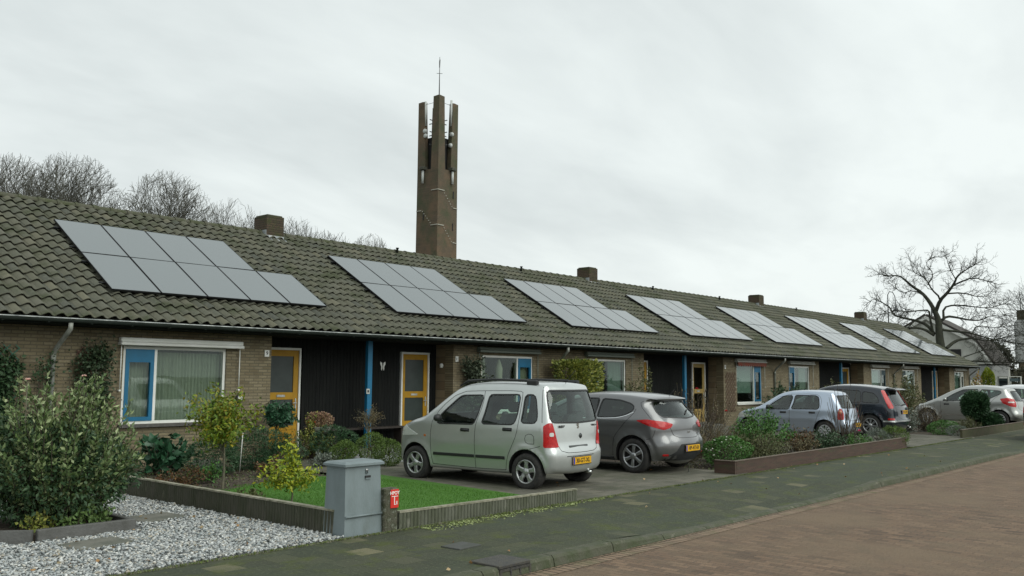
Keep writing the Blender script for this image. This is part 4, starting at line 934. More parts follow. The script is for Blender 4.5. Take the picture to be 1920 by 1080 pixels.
def wheel(root, cx, cy, s, R, S):
    rr = S['rimr']; tw = .19; y1 = 0; y0 = -s*tw
    prof = [(rr-.005, -s*.012), (rr+.012, -s*.002), (R-.045, s*.004), (R-.012, -s*.008), (R, -s*.035), (R, -s*(tw-.035)), (R-.012, -s*(tw-.008)), (rr, -s*tw), (rr-.02, -s*.1)]
    t = MB().lathe(prof, 'y', (cx, cy, R), 48, close=True).build('tyre', m_tyre, root)
    st = S['spokes']; n, kind = st; mb = MB()
    c = (cx, cy, R)
    mb.lathe([(rr+.004, -s*.006), (rr-.004, s*.001), (rr-.018, -s*.004), (rr-.022, -s*.05), (rr-.01, -s*.09), (rr+.0, -s*.09)], 'y', c, 48, close=True)
    hub = .062 if kind != 'cover' else .05
    mb.lathe([(0, s*.002), (hub*.55, s*.001), (hub, -s*.012), (hub, -s*.06), (0, -s*.06)], 'y', c, 24)
    def spoke(a, w0, w1, r0, r1, d0=-.012, d1=-.008, th=.03):
        ca, sa = math.cos(a), math.sin(a); V = []
        for (r, w_, d) in ((r0, w0, d0), (r0+(r1-r0)*.5, (w0+w1)/2*.92, (d0+d1)/2+.004), (r1, w1, d1)):
            for sg, bev in ((-1, .006), (-.6, 0), (.6, 0), (1, .006)): V.append((cx+r*ca-w_*sg*sa, cy+s*(d-bev), R+r*sa+w_*sg*ca))
            V.append((cx+r*ca+w_*-1*sa, cy+s*(d-th), R+r*sa+w_*ca)); V.append((cx+r*ca+w_*sa, cy+s*(d-th), R+r*sa-w_*ca))
        F = []
        for k in range(2):
            b = k*6; F += [[b+i, b+i+1, b+7+i, b+6+i] for i in range(3)]+[[b+3, b+4, b+10, b+9], [b+4, b+5, b+11, b+10], [b+5, b, b+6, b+11]]
        mb.add(V, F, False)
    for i in range(n):
        a = 2*math.pi*i/n+math.pi/2+st_phase(cx)
        if kind == 'broad': spoke(a, .040, .032, hub*.6, rr-.012); spoke(a, .0, .062, hub, rr-.008, -.014, -.006)
        elif kind == 'single': spoke(a, .024, .036, hub*.6, rr-.012)
        elif kind == 'twin': spoke(a-.1, .011, .011, hub*.6, rr-.012); spoke(a+.1, .011, .011, hub*.6, rr-.012)
        else: spoke(a, .012, .026, hub*.6, rr-.014)
    for i in range(5):
        a = 2*math.pi*i/5+.3; mb.lathe([(0, s*.0), (.008, -s*.002), (.008, -s*.02)], 'y', (cx+.036*math.cos(a), cy-s*.006, R+.036*math.sin(a)), 8)
    m = mb.mesh(); rim = link('rim', m, S.get('rimm', m_rim), t)
    mb = MB().lathe([(0, -s*.055), (rr-.015, -s*.055), (rr-.015, -s*.075), (0, -s*.075)], 'y', c, 32); mb.build('brake_disc', mat('brake_dark', (.03, .028, .026), .7, .3), t)
def st_phase(x): return (x*7.3) % 1.2

def paint(name, c, metal=.6, rough=.33, flake=.25):
    return mat(name, c, rough, metal, coat=.8, c2=tuple(a*(1-flake*.35) for a in c), nscale=2.2, lo=.4, hi=.7)
silver = paint('silver_paint', (.56, .585, .575), .65, .32); silverb = paint('blue_silver_paint', (.46, .53, .63), .7, .32)
greyp = paint('grey_paint', (.19, .192, .195), .7, .3); darkp = paint('dark_blue_paint', (.018, .024, .033), .2, .2); whitep = paint('white_car_paint', (.74, .76, .77), .0, .3); silver2 = paint('warm_silver_paint', (.42, .43, .41), .7, .34)
whitegrey = mat('lower_trim', (.09, .09, .09), .7)

# --- tall silver mini mpv
def mpv_extra(root, hit, patch, ribbon):
    for s in (1, -1):
        y = s*.585; mb = MB(); pts = [(.50, y, 1.655), (.62, y, 1.70), (1.3, y, 1.715), (1.85, y, 1.685), (2.02, y, 1.60)]
        mb.tube(pts, [.018, .022, .02, .02, .014], 8); mb.build('roof_rail', m_blackp, root)
        MB().box(.40, .62, y-.035, y+.035, 1.60, 1.712, .02).build('rail_foot', m_blackp, root)
    MB().tube([(.30, 0, 1.64), (.10, 0, 1.86)], .004, 6).box(.28, .33, -.02, .02, 1.62, 1.665, .01).build('aerial', m_pblk, root)
    h, n = hit((0, 0, .80), (1, 0, 0)); x = h.x
    MB().lathe([(0, x-.012), (.03, x-.012), (.042, x-.002), (.042, x+.01), (0, x+.01)], 'x', (0, -.04, .83), 20).build('lock_badge', mat('badge_dark', (.06, .065, .065), .3, .6), root)
    e = empty('tail_script', (0, 0, 0)); bpy.data.objects.remove(e)
    text_obj('badge_lettering', 'SUZUKI', .052, m_pblk, root, (hit((0, .43, .985), (1, 0, 0))[0].x-.004, .43, .985), (math.pi/2, 0, -math.pi/2), .002, .002)
    text_obj('badge_lettering', 'WAGON R+', .042, m_pblk, root, (hit((0, -.46, .985), (1, 0, 0))[0].x-.004, -.46, .985), (math.pi/2, 0, -math.pi/2), .001, .002)
    text_obj('emblem', 'S', .11, m_chrome, root, (hit((0, .02, .985), (1, 0, 0))[0].x-.004, .02, .985), (math.pi/2, 0, -math.pi/2), .005, .003)
    MB().box(-.012, .015, -.22, .30, .655, .69, .006).build('tailgate_handle', S_tail, root)
    MB().tube([(.14, -.34, .24), (-.01, -.34, .235)], .022, 10).build('exhaust', m_chrome, root)
    MB().box(.02, .16, -.12, .12, .245, .30, .01).build('tow_bracket', m_pblk, root)
S_tail = mat('tail_handle', (.11, .12, .12), .5, .3)
mini = dict(L=3.42, W=1.60, rx=.50, fx=2.86, R=.285, rimr=.185, paint=silver, belt=.98, tumble=.17, tr=.05, tf=.12, rr=.15, rt=.09, rf=.28, cr=.05, ct=.03, cf=.12, rb=.05,
  rear=[(.10, .27), (.02, .31), (.0, .42), (.0, .56), (.02, .635), (.05, .66), (.06, .75), (.075, 1.0), (.12, 1.25), (.19, 1.5), (.225, 1.59)],
  top=[(.225, 1.59), (.26, 1.635), (.36, 1.652), (.9, 1.672), (1.4, 1.672), (1.75, 1.645), (1.98, 1.58), (2.2, 1.44), (2.62, 1.13), (2.72, 1.075), (3.0, 1.0), (3.2, .91), (3.31, .80)],
  front=[(3.30, .22), (3.40, .30), (3.42, .45), (3.40, .60), (3.36, .72), (3.31, .80)], bottom=[(.10, .27), (.8, .225), (2.5, .225), (3.30, .22)],
  cabin=[(.26, .62), (.30, 1.02), (.40, 1.50), (.52, 1.575), (1.6, 1.59), (1.95, 1.50), (2.42, 1.12), (2.5, .98), (2.5, .40), (.5, .40)], cabin_mid=1.2, floor=.55, seats=(1.15, .42),
  windows=[[(2.33, .975), (2.36, 1.03), (2.22, 1.17), (1.93, 1.405), (1.86, 1.44), (1.44, 1.455), (1.42, 1.42), (1.49, 1.14), (1.55, 1.0), (1.6, .985)],
           [(1.385, 1.0), (1.33, 1.18), (1.29, 1.43), (1.26, 1.465), (.70, 1.475), (.67, 1.44), (.68, 1.2), (.71, 1.06), (.76, 1.01)],
           [(.59, 1.045), (.57, 1.2), (.57, 1.44), (.54, 1.475), (.40, 1.47), (.36, 1.40), (.31, 1.2), (.30, 1.09), (.34, 1.045)]],
  rglass=[(.665, 1.09), (.64, 1.30), (.60, 1.50), (.56, 1.545), (-.56, 1.545), (-.60, 1.50), (-.64, 1.30), (-.665, 1.09), (-.60, 1.055), (0, 1.045), (.60, 1.055)],
  wglass=[(.56, 1.16), (.50, 1.47), (.44, 1.52), (-.44, 1.52), (-.50, 1.47), (-.56, 1.16), (-.5, 1.13), (.5, 1.13)],
  seams=[[(2.46, 1.0), (2.50, .80), (2.50, .50), (2.46, .29)], [(2.46, 1.0), (2.3, 1.24), (1.93, 1.51), (1.42, 1.53), (.66, 1.54), (.62, 1.5), (.63, 1.1), (.67, .85), (.78, .65), (.86, .5), (.90, .29)],
         [(1.40, 1.53), (1.40, 1.3), (1.50, 1.02), (1.53, .8), (1.53, .28)], [(2.46, .29), (1.5, .275), (.90, .29)], [(.23, .69), (.34, .66), (.47, .63)], [(.28, 1.6), (.20, 1.05)],
         [(.34, .72), (.34, .87), (.51, .87), (.51, .72), (.34, .72)]],
  rear_seams=[[(.60, 1.56), (.67, 1.1), (.56, .72), (.50, .585), (.0, .575), (-.50, .585), (-.56, .72), (-.67, 1.1), (-.60, 1.56)]],
  handles=[(1.74, .885), (.86, .925)], hm=m_blackp, mirror=(2.22, 1.02), mirm=m_blackp, plate=(0, .02, .45, '30-GT-XL'), spokes=(5, 'broad'),
  patches=[('tail_lamp', [(.12, .79, .67), (.12, .79, 1.0), (.10, .72, 1.05), (.06, .66, 1.045), (.05, .615, .9), (.02, .55, .67)], (.93, -.37, 0), m_red_l, .010, True),
           ('reverse_lamp', [(.08, .72, .84), (.08, .72, .90), (.05, .65, .90), (.05, .65, .84)], (.93, -.37, 0), m_clear_l, .014, True),
           ('indicator', [(2.60, 1, .74), (2.60, 1, .78), (2.65, 1, .78), (2.65, 1, .74)], (0, -1, 0), m_orange_l, .006, True),
           ('headlamp', [(3.05, 1, .76), (3.35, .6, .72), (3.40, .45, .84), (3.1, .7, .93)], (-.8, -.6, 0), m_clear_l, .006, True)],
  ribbons=[('side_strip', [(2.44, 1, .465), (1.55, 1, .47)], (0, -1, 0), m_blackp, .055, .012, True), ('side_strip', [(1.51, 1, .47), (.92, 1, .475)], (0, -1, 0), m_blackp, .055, .012, True),
           ('plate_recess', [(0, .40, .525), (0, -.36, .525)], (1, 0, 0), m_pblk, .012, .003, False)],
  extra=mpv_extra, flare=.022, lines=[(.66, .03, -.008, .9, 2.4)])
car(mini, (11.66, 8.78, -.02), math.radians(4), 'tall silver five-door minivan with roof rails on the driveway beside the lawn')

def hatch_extra(root, hit, patch, ribbon):
    for s in (1, -1): pass
    MB().tube([(.42, -.05, 1.40), (.30, -.05, 1.53)], .004, 6).build('aerial', m_pblk, root)
    h, n = hit((0, .0, .86), (1, 0, 0)); x = h.x-.008
    MB().prism([(0, .07), (.034, 0), (0, -.07), (-.034, 0)], x, x+.012, 'yz').build('diamond_emblem', m_chrome, root)
    text_obj('badge_lettering', 'CLIO', .04, m_chrome, root, (hit((0, 0, .745), (1, 0, 0))[0].x-.003, 0, .745), (math.pi/2, 0, -math.pi/2), .001, .002)
    a = hit((0, -.05, 1.09), (1, 0, 0))[0]; b = hit((0, -.42, 1.16), (1, 0, 0))[0]; MB().tube([a+Vector((-.02, 0, -.03)), (a+b)/2+Vector((-.03, 0, 0)), b+Vector((-.015, 0, 0))], [.014, .012, .008], 6).build('wiper', m_pblk, root)
hatch = dict(L=4.06, W=1.73, rx=.67, fx=3.26, R=.315, rimr=.215, paint=greyp, belt=.98, tumble=.30, tr=.07, tf=.14, rr=.26, rt=.10, rf=.32, cr=.10, ct=.04, cf=.14, shoulder=.0,
  rear=[(.22, .235), (.08, .27), (.01, .38), (.0, .50), (.02, .62), (.075, .665), (.085, .74), (.08, .84), (.11, .94), (.17, 1.01), (.34, 1.20), (.445, 1.315), (.35, 1.345)],
  top=[(.35, 1.345), (.42, 1.372), (.8, 1.42), (1.3, 1.445), (1.8, 1.44), (2.2, 1.385), (2.6, 1.22), (3.02, .99), (3.15, .94), (3.5, .87), (3.8, .78), (3.95, .68)],
  front=[(3.85, .2), (4.0, .28), (4.06, .42), (4.04, .55), (3.95, .68)], bottom=[(.22, .235), (.9, .2), (3.0, .2), (3.85, .2)],
  cabin=[(.42, .62), (.5, 1.05), (.72, 1.27), (.95, 1.34), (1.8, 1.355), (2.15, 1.3), (2.85, .97), (2.85, .4), (.7, .4)], cabin_mid=1.6, floor=.45, seats=(1.65, .85), rcut=1.2,
  windows=[[(1.45, 1.0), (1.42, 1.2), (1.38, 1.345), (1.0, 1.32), (.74, 1.26), (.66, 1.20), (.70, 1.13), (.85, 1.06), (1.1, 1.01)], [(1.53, 1.0), (1.48, 1.2), (1.46, 1.35), (1.9, 1.345), (2.15, 1.29), (2.6, 1.08), (2.74, .97), (2.6, .96)]],
  rglass=[(.58, 1.03), (.64, 1.09), (.60, 1.2), (.54, 1.30), (.0, 1.31), (-.54, 1.30), (-.60, 1.2), (-.64, 1.09), (-.58, 1.03), (0, 1.01)],
  wglass=[(.62, 1.02), (.52, 1.33), (-.52, 1.33), (-.62, 1.02)],
  seams=[[(.62, 1.17), (.66, 1.08), (.80, .95), (1.02, .72), (1.10, .6), (1.12, .3)], [(1.49, 1.38), (1.50, 1.0), (1.56, .6), (1.56, .26)], [(2.7, .97), (2.72, .5), (2.66, .26)], [(2.66, .26), (1.12, .26)], [(.40, 1.35), (.60, 1.28), (.30, .99)], [(.22, .80), (.25, .66), (.38, .62)]],
  rear_seams=[[(.60, .97), (.50, .80), (.42, .655), (0, .645), (-.42, .655), (-.50, .80), (-.60, .97)], [(.56, 1.325), (0, 1.335), (-.56, 1.325)]],
  handles=[(1.72, .88)], mirror=(2.55, .98), plate=(0, .0, .46, 'HP-473-B'), spokes=(6, 'single'), flare=.03, rimm=mat('two_tone_alloy', (.36, .37, .38), .3, .8),
  glass=m_cglassd, rgm=m_cglass,
  patches=[('tail_lamp', [(.46, 1, .965), (.36, .88, .985), (.10, .62, .94), (.06, .44, .90), (.08, .50, .835), (.14, .66, .80), (.30, .84, .86)], (.72, -.69, 0), m_red_l, .010, True),
           ('rear_reflector', [(.08, .74, .33), (.04, .62, .33), (.04, .62, .365), (.08, .74, .365)], (.9, -.43, 0), m_red_l, .006, True),
           ('headlamp', [(3.3, 1, .66), (3.85, .6, .58), (3.95, .5, .66), (3.5, .8, .78)], (-.8, -.6, 0), m_clear_l, .006, True),
           ('bumper_valance', [(0, .62, .24), (0, .62, .33), (0, .45, .40), (0, .34, .54), (0, -.34, .54), (0, -.45, .40), (0, -.62, .33), (0, -.62, .24)], (1, 0, 0), m_blackp, .004, False)],
  ribbons=[('chrome_strip', [(2.70, 1, .955), (1.8, 1, .975), (1.1, 1, .985), (.84, 1, 1.03), (.66, 1, 1.11)], (0, -1, 0), m_chrome, .014, .005, True),
           ('sill_trim', [(2.75, 1, .24), (2.0, 1, .235), (1.1, 1, .245)], (0, -1, 0), m_blackp, .08, .008, True)],
  lines=[(.50, .10, .02, 1.1, 2.8), (.93, .03, -.012, .2, 1.8)], extra=hatch_extra)
car(hatch, (14.92, 8.72, 0), math.radians(1.5), 'dark silver grey hatchback parked right behind the silver minivan')

small = dict(L=3.52, W=1.50, rx=.62, fx=2.96, R=.27, rimr=.175, paint=silverb, belt=.87, tumble=.26, tr=.07, tf=.14, rr=.17, rt=.09, rf=.26, cr=.07, ct=.035, cf=.12,
  rear=[(.16, .24), (.03, .29), (.0, .42), (.02, .52), (.08, .57), (.10, .70), (.13, .85), (.22, 1.05), (.36, 1.29), (.40, 1.33)],
  top=[(.40, 1.33), (.46, 1.375), (.8, 1.40), (1.3, 1.41), (1.75, 1.385), (2.0, 1.32), (2.3, 1.13), (2.62, .93), (2.75, .89), (3.1, .82), (3.36, .68)],
  front=[(3.38, .2), (3.50, .30), (3.52, .42), (3.46, .58), (3.36, .68)], bottom=[(.16, .24), (.9, .2), (2.6, .2), (3.38, .2)],
  cabin=[(.36, .5), (.42, .95), (.56, 1.25), (.7, 1.31), (1.6, 1.32), (1.9, 1.26), (2.4, .92), (2.4, .35), (.5, .35)], cabin_mid=1.3, floor=.42, seats=(1.35, .6), rcut=1.0,
  windows=[[(2.42, .86), (2.14, 1.06), (1.86, 1.24), (1.60, 1.27), (1.58, 1.2), (1.68, .87)], [(1.60, .88), (1.53, 1.05), (1.50, 1.275), (.90, 1.275), (.80, 1.23), (.76, .96), (.80, .89)]],
  rglass=[(.54, .93), (.50, 1.1), (.44, 1.28), (-.44, 1.28), (-.50, 1.1), (-.54, .93)], wglass=[(.54, .96), (.44, 1.28), (-.44, 1.28), (-.54, .96)],
  seams=[[(2.48, .85), (2.5, .5), (2.45, .26)], [(1.62, 1.32), (1.66, .8), (1.66, .25)], [(2.3, .98), (1.88, 1.30), (.86, 1.33), (.70, 1.2), (.72, .9), (.85, .62), (.95, .26)], [(.30, .66), (.42, .60)]],
  rear_seams=[[(.50, 1.33), (.58, .9), (.52, .57), (-.52, .57), (-.58, .9), (-.50, 1.33)]],
  handles=[(1.86, .775), (.98, .785)], hm=m_blackp, mirror=(2.26, .88), mirm=m_blackp, plate=(0, 0, .45, '17-NB-HT'), spokes=(11, 'cover'), rimm=mat('wheel_cover', (.48, .49, .5), .4, .4),
  patches=[('tail_lamp', [(.20, .74, .60), (.20, .74, .80), (.17, .68, .92), (.14, .60, .90), (.12, .58, .75), (.12, .60, .60)], (.85, -.53, 0), m_red_l, .008, True),
           ('lamp_lens', [(.18, .71, .78), (.18, .71, .86), (.14, .64, .86), (.14, .64, .78)], (.85, -.53, 0), m_orange_l, .012, True),
           ('headlamp', [(3.1, 1, .62), (3.42, .55, .56), (3.45, .4, .68), (3.2, .62, .76)], (-.8, -.6, 0), m_clear_l, .006, True)],
  lines=[(.60, .04, -.01, .8, 2.5)], flare=.022)
car(small, (26.35, 9.88, 0), math.radians(1), 'small pale blue-silver hatchback half hidden behind the planted bed')

def cm_extra(root, hit, patch, ribbon):
    MB().prism([(.36, 1.50), (.10, 1.455), (.09, 1.435), (.42, 1.44)], -.52, .52, 'xz').build('spoiler', darkp, root)
    a = hit((0, .1, .95), (1, 0, 0))[0]; b = hit((0, -.45, 1.0), (1, 0, 0))[0]; MB().tube([a+Vector((-.03, 0, 0)), (a+b)/2+Vector((-.04, 0, .02)), b+Vector((-.02, 0, 0))], [.014, .012, .008], 6).build('wiper', m_pblk, root)
    MB().tube([(.05, -.5, .24), (-.03, -.5, .24)], .03, 10).build('exhaust', m_chrome, root)
mid = dict(L=4.33, W=1.81, rx=.78, fx=3.42, R=.325, rimr=.225, paint=darkp, belt=1.0, tumble=.27, tr=.06, tf=.13, rr=.20, rt=.11, rf=.32, cr=.08, ct=.04, cf=.14,
  rear=[(.16, .25), (.02, .31), (.0, .42), (.0, .49), (.05, .53), (.07, .7), (.08, .84), (.12, .94), (.24, 1.16), (.37, 1.40), (.42, 1.46)],
  top=[(.42, 1.46), (.55, 1.50), (1.0, 1.555), (1.5, 1.58), (2.0, 1.565), (2.4, 1.48), (2.8, 1.28), (3.2, 1.06), (3.4, 1.0), (3.8, .91), (4.1, .8), (4.2, .7)],
  front=[(4.12, .2), (4.28, .3), (4.33, .45), (4.3, .6), (4.2, .7)], bottom=[(.16, .25), (.9, .2), (3.2, .2), (4.12, .2)],
  cabin=[(.40, .62), (.46, 1.05), (.62, 1.38), (.8, 1.44), (2.0, 1.48), (2.3, 1.42), (3.0, 1.0), (3.0, .4), (.7, .4)], cabin_mid=1.7, floor=.5, seats=(1.85, .95), rcut=1.3,
  windows=[[(1.0, 1.04), (1.02, 1.30), (.98, 1.38), (.68, 1.33), (.56, 1.22), (.48, 1.06), (.55, 1.03)], [(1.9, 1.02), (1.86, 1.44), (1.12, 1.40), (1.07, 1.32), (1.06, 1.04)], [(2.95, 1.0), (2.35, 1.37), (2.2, 1.44), (1.95, 1.45), (1.97, 1.02)]],
  rglass=[(.56, .96), (.52, 1.2), (.47, 1.40), (-.47, 1.40), (-.52, 1.2), (-.56, .96)], wglass=[(.62, 1.1), (.52, 1.42), (-.52, 1.42), (-.62, 1.1)],
  seams=[[(1.04, 1.45), (1.0, 1.0), (1.2, .65), (1.25, .28)], [(1.92, 1.49), (1.95, .9), (1.97, .26)], [(3.0, 1.0), (3.0, .5), (2.9, .26)], [(.35, .58), (.5, .56)]],
  rear_seams=[[(.50, 1.42), (.60, .94), (.52, .52), (-.52, .52), (-.60, .94), (-.50, 1.42)]],
  handles=[(1.2, .9), (2.15, .88)], mirror=(2.8, 1.02), plate=(0, 0, .74, '29-TG-PD'), spokes=(8, 'twin'), rimm=m_rim, glass=m_cglassd, rgm=m_cglass,
  patches=[('tail_lamp', [(.47, .74, 1.42), (.38, .66, 1.42), (.26, .66, 1.15), (.13, .68, .90), (.10, .76, .86), (.20, .86, .86), (.30, .84, 1.05)], (.72, -.69, 0), m_red_l, .012, True),
           ('bumper_reflector', [(.2, .9, .50), (.2, .9, .56), (.08, .72, .56), (.08, .72, .50)], (.7, -.7, 0), m_red_l, .006, True)],
  ribbons=[('bumper_strip', [(.30, .9, .46), (.1, .78, .46), (0, .5, .47), (0, 0, .475), (0, -.5, .47)], (1, -.25, 0), silver, .05, .01, False)],
  flare=.03, extra=cm_extra)
car(mid, (29.85, 9.62, 0), math.radians(1), 'dark navy compact people carrier with tall red tail lamps')

aclass = dict(L=3.84, W=1.76, rx=.66, fx=3.22, R=.31, rimr=.20, paint=silver2, belt=.98, tumble=.28, tr=.08, tf=.15, rr=.24, rt=.11, rf=.30, cr=.10, ct=.04, cf=.13,
  rear=[(.22, .28), (.04, .32), (.0, .45), (.02, .58), (.08, .64), (.09, .8), (.14, 1.0), (.26, 1.2), (.36, 1.36), (.40, 1.42)],
  top=[(.40, 1.42), (.5, 1.47), (.9, 1.53), (1.4, 1.555), (1.9, 1.52), (2.3, 1.38), (2.8, 1.10), (3.0, 1.0), (3.3, .88), (3.6, .72)],
  front=[(3.66, .2), (3.8, .3), (3.84, .45), (3.76, .6), (3.6, .72)], bottom=[(.22, .28), (.9, .22), (3.0, .2), (3.66, .2)],
  cabin=[(.42, .6), (.5, 1.1), (.68, 1.36), (.85, 1.42), (1.9, 1.44), (2.2, 1.34), (2.7, 1.0), (2.7, .4), (.7, .4)], cabin_mid=1.5, floor=.5, seats=(1.5, .75), rcut=1.1,
  windows=[[(1.02, 1.05), (.62, 1.26), (.56, 1.34), (.66, 1.38), (1.2, 1.42), (1.28, 1.4), (1.3, 1.02)], [(2.65, .97), (2.2, 1.26), (1.9, 1.40), (1.38, 1.43), (1.36, 1.0)]],
  rglass=[(.58, 1.0), (.52, 1.2), (.46, 1.36), (-.46, 1.36), (-.52, 1.2), (-.58, 1.0)], wglass=[(.6, 1.08), (.5, 1.38), (-.5, 1.38), (-.6, 1.08)],
  seams=[[(1.33, 1.47), (1.34, .9), (1.34, .26)], [(.56, 1.30), (.9, 1.0), (1.05, .7), (1.1, .3)], [(2.72, .95), (2.7, .3)]],
  rear_seams=[[(.52, .98), (.50, .62), (-.50, .62), (-.52, .98)]], handles=[(1.5, .86), (2.5, .84)], hm=m_blackp, mirror=(2.5, .98), plate=(0, 0, .52, '59-SK-ZN'), spokes=(12, 'cover'), rimm=mat('wheel_cover', (.48, .49, .5), .4, .4),
  patches=[('tail_lamp', [(.46, 1, 1.08), (.36, .82, 1.12), (.18, .64, 1.06), (.12, .64, .85), (.12, .70, .77), (.26, .86, .80), (.40, 1, .92)], (.72, -.69, 0), m_red_l, .010, True),
           ('reverse_lamp', [(.34, .86, .93), (.18, .70, .93), (.18, .70, .98), (.34, .86, .98)], (.72, -.69, 0), m_clear_l, .014, True),
           ('headlamp', [(3.2, 1, .72), (3.6, .6, .62), (3.66, .45, .74), (3.35, .7, .86)], (-.8, -.6, 0), m_clear_l, .006, True)],
  ribbons=[('side_strip', [(2.7, 1, .43), (1.0, 1, .46)], (0, -1, 0), m_chrome, .02, .008, True), ('waist_strip', [(1.3, 1, .83), (.5, 1, .86)], (0, -1, 0), whitegrey, .012, .004, True)], flare=.03)
car(aclass, (38.70, 8.10, 0), math.radians(1), 'silver one-box hatchback behind the round topiary bush', detail=1)
wh = dict(mid); wh['paint'] = whitep; wh['extra'] = None; wh['glass'] = m_cglass; wh['ribbons'] = []; wh['name'] = 'parked_car'
car(wh, (43.6, 7.6, 0), 0, 'white car farthest along the row, only its roof and side window showing', detail=0)
dk = dict(mid); dk['plate'] = (0, 0, .74, '81-PZ-LK')
dk['L'] = 4.33
car(dk, (30.35, 5.55, -.06), math.radians(-90), 'dark car on the road cut off by the right picture edge', detail=0)
# ================================================================ church tower, far houses, bare trees
m_tb = brickmat('tower_brick', [(.10, .075, .048), (.135, .10, .065), (.08, .062, .043)], (.09, .078, .058), .215, .065, .012, rot=(math.pi/2, 0, 0), bump=.5, moss=(.07, .075, .042), mscale=.5, mlo=.45, mhi=.65, wide=(.14, .098, .062))
TC = Vector((75.9, 79.15, 0)); fdir = math.atan2(TC.y, TC.x)
tw = empty('church_tower', TC, fdir-math.radians(45-2), 'tall slender brick church tower with four prongs and phone masts behind the roofs', 'tower')
s = 1.74
mb = MB(); B_ = 1.82
V = [(-B_, -B_, 0), (B_, -B_, 0), (B_, B_, 0), (-B_, B_, 0), (-s, -s, 27), (s, -s, 27), (s, s, 27), (-s, s, 27)]
mb.add(V, [[3, 2, 1, 0], [4, 5, 6, 7], [0, 1, 5, 4], [1, 2, 6, 5], [2, 3, 7, 6], [3, 0, 4, 7]]); mb.build('shaft', m_tb, tw)
for sx in (-1, 1):
    for sy in (-1, 1):
        a, b = 1.22, .96; o = s; z0, z1 = 27.001, 35.6; near = (sx == -1 and sy == -1)
        top = z1+(.45 if near else .0)
        f = lambda w, z: [(sx*o, sy*o, z), (sx*(o-w), sy*o, z), (sx*(o-w), sy*(o-w*.55), z), (sx*(o-w*.55), sy*(o-w), z), (sx*o, sy*(o-w), z)]
        V = f(a, z0)+f(b, top)+[(sx*(o-b*.25), sy*(o-b*.25), top+.13)]
        p = MB().add(V, [[4, 3, 2, 1, 0]]+[[i, (i+1) % 5, 5+(i+1) % 5, 5+i] for i in range(5)]).build('prong', m_tb, tw)
        V2 = f(b+.03, top+.001)+[(sx*(o-b*.35), sy*(o-b*.35), top+.20)]
        MB().add(V2, [[4, 3, 2, 1, 0]]+[[i, (i+1) % 5, 5] for i in range(5)]).build('cap', mat('stone_cap', (.09, .085, .07), .9, c2=(.05, .055, .04), nscale=2), p)
MB().box(-.9, .9, -.9, .9, 27.001, 31.2).build('shade_fill', m_dk, tw)  # added dark block standing in for the shaded inside between the prongs
m_mast = mat('mast_steel', (.10, .105, .105), .6, .4); m_ant = mat('antenna_white', (.5, .52, .5), .5)
mb = MB().tube([(0, 0, 27), (0, 0, 34.4)], .10, 8)
for z in (30.2, 31.8, 33.3):
    for a, b in (((-1.5, 0), (1.5, 0)), ((0, -1.5), (0, 1.5))): mb.tube([(*a, z), (*b, z)], .06, 6)
mb.tube([(-s+.2, -s+.2, 35.3), (-s+.2, s-.2, 35.3)], .025, 5).tube([(-s+.2, -s+.2, 35.3), (s-.2, -s+.2, 35.3)], .025, 5); mb.build('inner_frame', m_mast, tw)
mb = MB()
for (x, y, z0, z1, w) in ((-1.5, .75, 32.6, 35.7, .15), (.75, -1.5, 32.7, 36.0, .15), (-1.95, .62, 25.3, 26.9, .15), (.62, -1.95, 25.3, 26.9, .15)):
    n = 12; mb.lathe([(0, z0), (w, z0), (w, z1), (0, z1)], 'z', (x, y, 0), n)
mb.build('antenna', m_ant, tw)
mb = MB()
for (x, y) in ((-1.9, .62), (.62, -1.9)): mb.box(x-.40, x+.40, y-.40, y+.40, 26.95, 27.35, .05)
mb.build('corbel', mat('stone_cap', (.09, .085, .07), .9), tw)
mb = MB()
for (x, y, z) in ((-1.7, .62, 31.9), (-1.65, .55, 31.3), (.62, -1.7, 31.6), (.5, -1.6, 30.2)): mb.lathe([(0, -.12), (.27, -.1), (.3, .1), (0, .12)], 'x', (x, y, z), 14)
mb.build('dish', m_ant, tw)
mb = MB().tube([(-s+.4, -s+.4, 36.2), (-s+.4, -s+.4, 41.0)], [.07, .03], 6).tube([(-s+.15, -s+.65, 38.9), (-s+.65, -s+.15, 38.9)], .03, 5)
mb.prism([(-s+.32, 39.6), (-s+.44, 39.7), (-s+.5, 40.6), (-s+.40, 40.8), (-s+.30, 40.4)], -s+.37, -s+.42, 'xz'); mb.build('spire_rod', m_mast, tw)
# pale stepped brick lines on two faces
mb = MB(); ml = mat('pale_brick_line', (.42, .41, .35), .8)
for zc in (24.3, 20.0):
    for (ax, dz0) in ((0, 0), (1, 0)):
        if ax == 1 and zc > 22: pass
        for i in range(13):
            u = -1.75+i*.27; 
            if ax == 0:        # face at y = -s (right in the picture)
                z = zc if i < 4 else (zc-.30*(i-3) if i < 10 else zc-.30*6.4)
                w_ = .25 if (i < 4 or i >= 10) else .09
                mb.box(u, u+w_, -1.845-.0, -1.70, z, z+.09)
            else:              # face at x = -s
                if zc > 22: 
                    if i < 4: mb.box(-1.845, -1.70, u, u+.25, zc, zc+.09)
                else:
                    z = zc if i < 4 else (zc+.30*(i-3) if i < 10 else zc+.30*6.4); w_ = .25 if (i < 4 or i >= 10) else .09
                    mb.box(-1.845, -1.70, u, u+w_, z, z+.09)
mb.build('decorative_line', ml, tw)
mb = MB()
for (u, z) in ((.95, 23.6), (.9, 19.6)): mb.box(u, u+.12, -1.83, -1.70, z, z+.9)
for (u, z) in ((.5, 20.8),): mb.box(-1.83, -1.70, u, u+.12, z, z+.9)
mb.build('slit_window', m_dk, tw)

